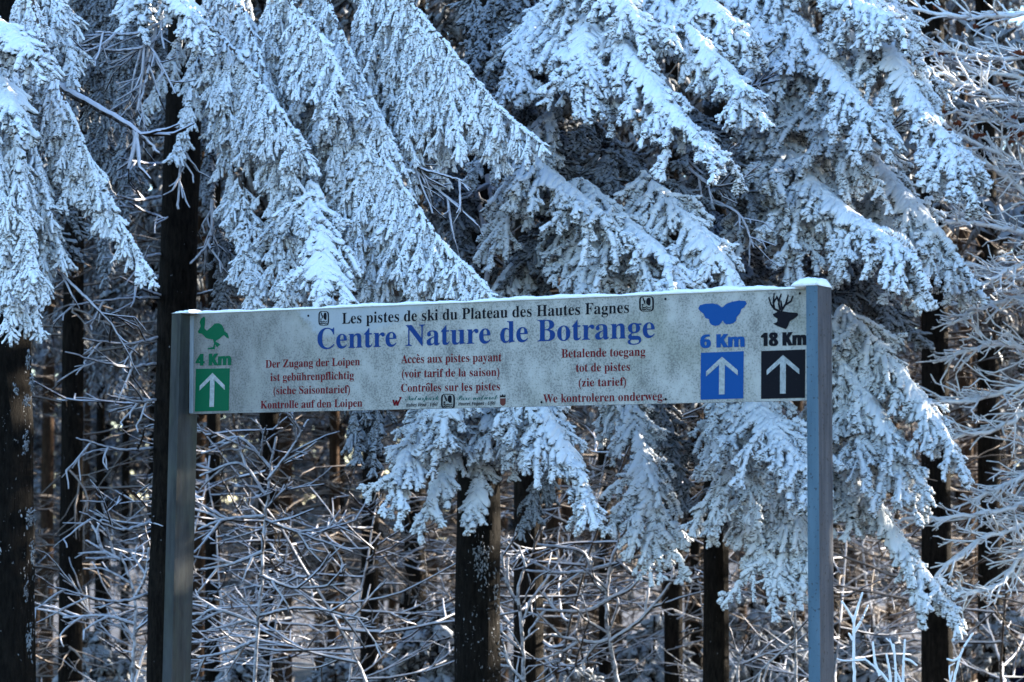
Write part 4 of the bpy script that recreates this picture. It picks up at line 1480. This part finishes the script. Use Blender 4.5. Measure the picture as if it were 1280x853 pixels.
# ------------------------------------------------------------------ the beech reaching in from the right
pb = P(1440, 640, 20.5)
zb = ground_z(pb[0], pb[1])
beech = empty('beech_tree', (pb[0], pb[1], zb), label='beech reaching in from the right edge with densely rimed fine twigs and brown husks', cat='tree')
o = trunk_buf((pb[0], pb[1], zb - .1), (pb[0] + .2, pb[1], 9), .14, .05, np.random.RandomState(9), 18, 30).build('trunk', M_BARK_FROST, beech)
o.location = -Vector(beech.location)
BL = [([(1430, -60), (1300, 10), (1210, 20), (1110, 8)], 1), ([(1430, -20), (1310, 62), (1215, 70), (1130, 36)], 1), ([(1430, 40), (1330, 92), (1240, 92), (1150, 62)], 1),
      ([(1430, 110), (1320, 140), (1240, 118), (1172, 92)], 0), ([(1430, 230), (1310, 222), (1232, 185), (1166, 150)], 1), ([(1430, 200), (1310, 170), (1240, 150), (1190, 140)], 1),
      ([(1430, 250), (1320, 262), (1250, 215), (1182, 172)], 1), ([(1430, 330), (1310, 300), (1235, 282), (1166, 276)], 0), ([(1430, 350), (1310, 352), (1230, 335), (1152, 312)], 0),
      ([(1430, 390), (1310, 372), (1240, 380), (1196, 402)], 0), ([(1430, 430), (1310, 440), (1240, 430), (1176, 452)], 0), ([(1430, 450), (1300, 478), (1220, 500), (1140, 502)], 0),
      ([(1430, 480), (1300, 512), (1235, 540), (1160, 545)], 0), ([(1430, 560), (1310, 618), (1230, 642), (1128, 652)], 0), ([(1430, 620), (1300, 652), (1220, 680), (1152, 736)], 0),
      ([(1430, 660), (1300, 678), (1250, 730), (1200, 742)], 0), ([(1430, 300), (1340, 310), (1280, 330), (1220, 360)], 0), ([(1430, 560), (1320, 575), (1270, 600), (1215, 628)], 0)]
tips = []
rsk = np.random.RandomState(77)
for i, (pp, hs) in enumerate(BL):
    B = Buf()
    ds_ = (20.3, 19.8, 19.3, 18.9)
    off = rsk.uniform(-.5, .8)
    A = spline([P(x, y, d + off * j / 3) for j, ((x, y), d) in enumerate(zip(pp, ds_))], 30)
    A[1:] += rsk.normal(size=A[1:].shape) * .007
    B.tube(A, np.linspace(.024, .012, 30) * (1 + rsk.uniform(-.12, .12, 30)), 7)
    for k in range(5, 30):
        a = unit(A[k] - A[k - 1])
        for sg in (-1, 1):
            if rsk.rand() < .62:
                s_ = unit(np.cross(a, np.array([0, -.6, .8]) + rsk.normal(size=3) * .4))
                limb(B, rsk, A[k], a * .95 + s_ * sg * rsk.uniform(.35, .7) + np.array([0, 0, .08]), rsk.uniform(.20, .46) * (1.15 - k / 38), .0092, 2, .01, .52, .075, 5, tips if hs else None, 7)
    child_mesh(B, 'limb', M_BEECH, beech)
hb = Buf()
fh = Fingers()
fh.add(rsk.normal(size=(7, 3)) * .006, rsk.normal(size=(7, 3)), np.full(7, .022), np.full(7, .010))
fh.emit(hb, 'mid', rsk)
o = hb.build('husk', M_HUSK)
HUSK = o.data
bpy.data.objects.remove(o)
tips = np.array(tips)
for i in rsk.choice(len(tips), 46, replace=False):
    h_ = put(HUSK, 'husk', beech, tuple(tips[i] - np.array(beech.location)), rsk.uniform(0, 6), rsk.uniform(.8, 1.5))

# ------------------------------------------------------------------ young snowy spruces low in the picture
def young(seed, h):
    rs = np.random.RandomState(seed)
    B, S = Buf(), Buf()
    S.tube([(0, 0, -.2), (0.02, 0, h * .5), (0, 0, h)], [.03, .02, .006], 8)
    n = 24
    for i in range(n):
        t = (i + .5) / n
        z = h * (.12 + .86 * t)
        L = (h * .42) * (1 - t) ** .8 + .12
        a = i * 2.4 + rs.uniform(-.3, .3)
        d = np.array([math.cos(a), math.sin(a), 0])
        path = [(0, 0, z), tuple(d * L * .5 + np.array([0, 0, z - .05 * L])), tuple(d * L + np.array([0, 0, z - .38 * L]))]
        b_, _w = bough(path, rs, L * .45, .06, droop=.45, spread=.9, step=.09, fl=.08, fr=.018, fstep=.05, grav=2.2, cap=.2, quality='mid')
        B.add(np.concatenate(b_.v), np.concatenate(b_.q), np.concatenate(b_.t))
    r_ = []
    for nm, bb, mm in (('trunk', S, M_BARK), ('crown', B, M_FROST_DIM)):
        o = bb.build(nm, mm)
        r_.append(o.data)
        bpy.data.objects.remove(o)
    return r_


YS = [young(90, 1.9), young(91, 1.5), young(92, 2.2)]
rng = random.Random(12)
for cx, topy, d, lab in ((548, 752, 23.5, 'young snowy spruce at the bottom left of the frost-scarred trunk'), (708, 812, 22.5, 'small young spruce at the bottom, right of the frost-scarred trunk'),
                         (735, 828, 25.5, 'small young spruce between the thin reddish trunk and the frost-scarred trunk'), (818, 770, 27.5, 'young snowy spruce behind the trunk pair under the blue arrow'),
                         (940, 728, 26.5, 'young snowy spruce just right of the trunk under the blue arrow'), (985, 748, 29.0, 'blurred young spruce left of the right sign post'),
                         (1090, 770, 25.5, 'young snowy spruce low behind the right sign post'), (1255, 745, 26.5, 'young snowy spruce at the right edge of the undergrowth'),
                         (300, 800, 25.0, 'low young spruce right of the left sign post'), (130, 790, 27.0, 'low young spruce between the two black trunks on the left'), (420, 812, 26.5, 'low young spruce under the German text')):
    p = P(cx, topy, d)
    zg = ground_z(p[0], p[1])
    tr_, cr_ = rng.choice(YS)
    root = empty('young_spruce', (p[0], p[1], zg), label=lab, cat='tree', group='young spruces in the undergrowth')
    hh = max(v.co.z for v in tr_.vertices)
    sc = (p[2] - zg) / hh
    rz = rng.uniform(0, 6)
    put(tr_, 'trunk', root, rz=rz, sc=sc)
    put(cr_, 'crown', root, rz=rz, sc=sc)


# ------------------------------------------------------------------ two walkers, only the tops of their heads reach into the picture
def plain(name, c, rough=.8):
    m, t, b = mat(name)
    b.inputs['Roughness'].default_value = rough
    t.links.new(mixc(t, noise(t, coords(t), 30, 3), tuple(x * .75 for x in c), tuple(min(1, x * 1.25) for x in c)), b.inputs['Base Color'])
    return m


M_SKIN = plain('skin', (.50, .30, .22))
M_HAIR = plain('brown_hair', (.055, .024, .014))
M_NAVY = plain('navy_cloth', (.008, .010, .035))
M_DARK = plain('dark_trousers', (.012, .012, .016))
M_YEL = plain('yellow_cloth', (.35, .36, .04))
M_REDC = plain('red_cloth', (.35, .02, .04))
M_GREYC = plain('grey_coat', (.05, .045, .045))


def skin_mesh(verts, edges, radii, name, material, parent, sub=2):
    me = bpy.data.meshes.new(name)
    me.from_pydata([tuple(v) for v in verts], edges, [])
    o = bpy.data.objects.new(name, me)
    col.objects.link(o)
    o.modifiers.new('skin', 'SKIN')
    for i, r in enumerate(radii):
        me.skin_vertices[0].data[i].radius = (r, r) if isinstance(r, (int, float)) else r
    me.skin_vertices[0].data[0].use_root = True
    sb = o.modifiers.new('sub', 'SUBSURF')
    sb.levels = sb.render_levels = sub
    dg = bpy.context.evaluated_depsgraph_get()
    m2 = bpy.data.meshes.new_from_object(o.evaluated_get(dg))
    bpy.data.objects.remove(o)
    m2.polygons.foreach_set('use_smooth', np.full(len(m2.polygons), True))
    m2.materials.clear()
    m2.materials.append(material)
    o = bpy.data.objects.new(name, m2)
    col.objects.link(o)
    o.parent = parent
    return o


def ball(name, c, r, material, parent, seed=0, rough=.03):
    rs = np.random.RandomState(seed)
    B = Buf()
    k, n = 20, 14
    V = [(c[0], c[1], c[2] - r[2])]
    for i in range(1, n):
        ph = -math.pi / 2 + math.pi * i / n
        for j in range(k):
            a = 2 * math.pi * j / k
            q_ = 1 + rs.uniform(-rough, rough)
            V.append((c[0] + r[0] * q_ * math.cos(ph) * math.cos(a), c[1] + r[1] * q_ * math.cos(ph) * math.sin(a), c[2] + r[2] * q_ * math.sin(ph)))
    V.append((c[0], c[1], c[2] + r[2]))
    q = [(1 + i * k + j, 1 + i * k + (j + 1) % k, 1 + (i + 1) * k + (j + 1) % k, 1 + (i + 1) * k + j) for i in range(n - 2) for j in range(k)]
    e = len(V) - 1
    t_ = [(0, 1 + (j + 1) % k, 1 + j) for j in range(k)] + [(e, e - k + j, e - k + (j + 1) % k) for j in range(k)]
    B.add(V, q, t_)
    return B.build(name, material, parent)


def person(px, topy, d, rz, label, coat, hat):
    p = P(px, topy, d)
    zg = ground_z(p[0], p[1])
    root = empty('person', (p[0], p[1], zg), label=label, cat='person')
    root.rotation_euler = (0, 0, rz)
    h = p[2] - zg - (.03 if hat else .015)
    s_ = h / 1.72
    v = {'pel': (0, 0, .95), 'waist': (0, 0, 1.08), 'chest': (0, 0, 1.28), 'neck0': (0, 0, 1.44), 'neck': (0, -.01, 1.50), 'chin': (0, -.03, 1.56), 'head': (0, -.02, 1.63), 'crown': (0, -.005, 1.68)}
    e = [('pel', 'waist'), ('waist', 'chest'), ('chest', 'neck0'), ('neck0', 'neck'), ('neck', 'chin'), ('chin', 'head'), ('head', 'crown')]
    r = {'pel': .13, 'waist': .115, 'chest': .135, 'neck0': .075, 'neck': .05, 'chin': .065, 'head': .085, 'crown': .06}
    for sg, n_ in ((-1, 'l'), (1, 'r')):
        v.update({'sh' + n_: (sg * .19, 0, 1.39), 'el' + n_: (sg * .25, .03, 1.12), 'wr' + n_: (sg * .25, -.05, .88), 'pa' + n_: (sg * .25, -.07, .80),
                  'hip' + n_: (sg * .09, 0, .88), 'kn' + n_: (sg * .10, -.03, .48), 'an' + n_: (sg * .10, .02, .09), 'to' + n_: (sg * .11, -.13, .04)})
        e += [('chest', 'sh' + n_), ('sh' + n_, 'el' + n_), ('el' + n_, 'wr' + n_), ('wr' + n_, 'pa' + n_), ('pel', 'hip' + n_), ('hip' + n_, 'kn' + n_), ('kn' + n_, 'an' + n_), ('an' + n_, 'to' + n_)]
        r.update({'sh' + n_: .07, 'el' + n_: .045, 'wr' + n_: .03, 'pa' + n_: .035, 'hip' + n_: .09, 'kn' + n_: .06, 'an' + n_: .04, 'to' + n_: .035})
        for f in range(5):
            b0 = (sg * .25, -.095 + .02 * f, .765)
            tip = (sg * .245, -.10 + .022 * f, .70 - (.012 if f in (1, 2) else 0)) if f else (sg * .235, -.12, .745)
            v['f%d%s' % (f, n_)] = b0
            v['g%d%s' % (f, n_)] = tip
            e += [('pa' + n_, 'f%d%s' % (f, n_)), ('f%d%s' % (f, n_), 'g%d%s' % (f, n_))]
            r['f%d%s' % (f, n_)] = .009
            r['g%d%s' % (f, n_)] = .007
    ks = list(v)
    skin_mesh([np.array(v[k_]) * s_ for k_ in ks], [(ks.index(a), ks.index(b_)) for a, b_ in e], [r[k_] * s_ for k_ in ks], 'body', M_SKIN, root)

    def cloth(name, keys, grow, material):
        ee = [(keys.index(a), keys.index(b_)) for a, b_ in e if a in keys and b_ in keys]
        skin_mesh([np.array(v[k_]) * s_ for k_ in keys], ee, [(r[k_] + grow) * s_ for k_ in keys], name, material, root)
    cloth('trousers', ['pel', 'hipl', 'knl', 'anl', 'hipr', 'knr', 'anr'], .018, M_DARK)
    cloth('jacket', ['chest', 'waist', 'pel', 'neck0', 'shl', 'ell', 'wrl', 'shr', 'elr', 'wrr'], .028, coat)
    if hat:
        ball('hood', (0, .012 * s_, 1.635 * s_), (.118 * s_, .13 * s_, .125 * s_), M_NAVY, root, 1, .02)
        ball('yellow_patch', (-.045 * s_, .125 * s_, 1.66 * s_), (.03, .02, .02), M_YEL, root, 2)
        ball('red_patch', (-.03 * s_, .13 * s_, 1.575 * s_), (.03, .02, .02), M_REDC, root, 3)
    else:
        ball('hair', (0, .014 * s_, 1.63 * s_), (.105 * s_, .115 * s_, .118 * s_), M_HAIR, root, 4, .05)
    return root


person(1172, 839, 27.5, math.pi + .2, 'brown-haired person seen from behind, only the top of the head above the bottom edge', M_GREYC, False)
person(1279, 830, 26.5, math.pi - .3, 'person in a dark navy hood with yellow and red patches in the bottom right corner', M_NAVY, True)
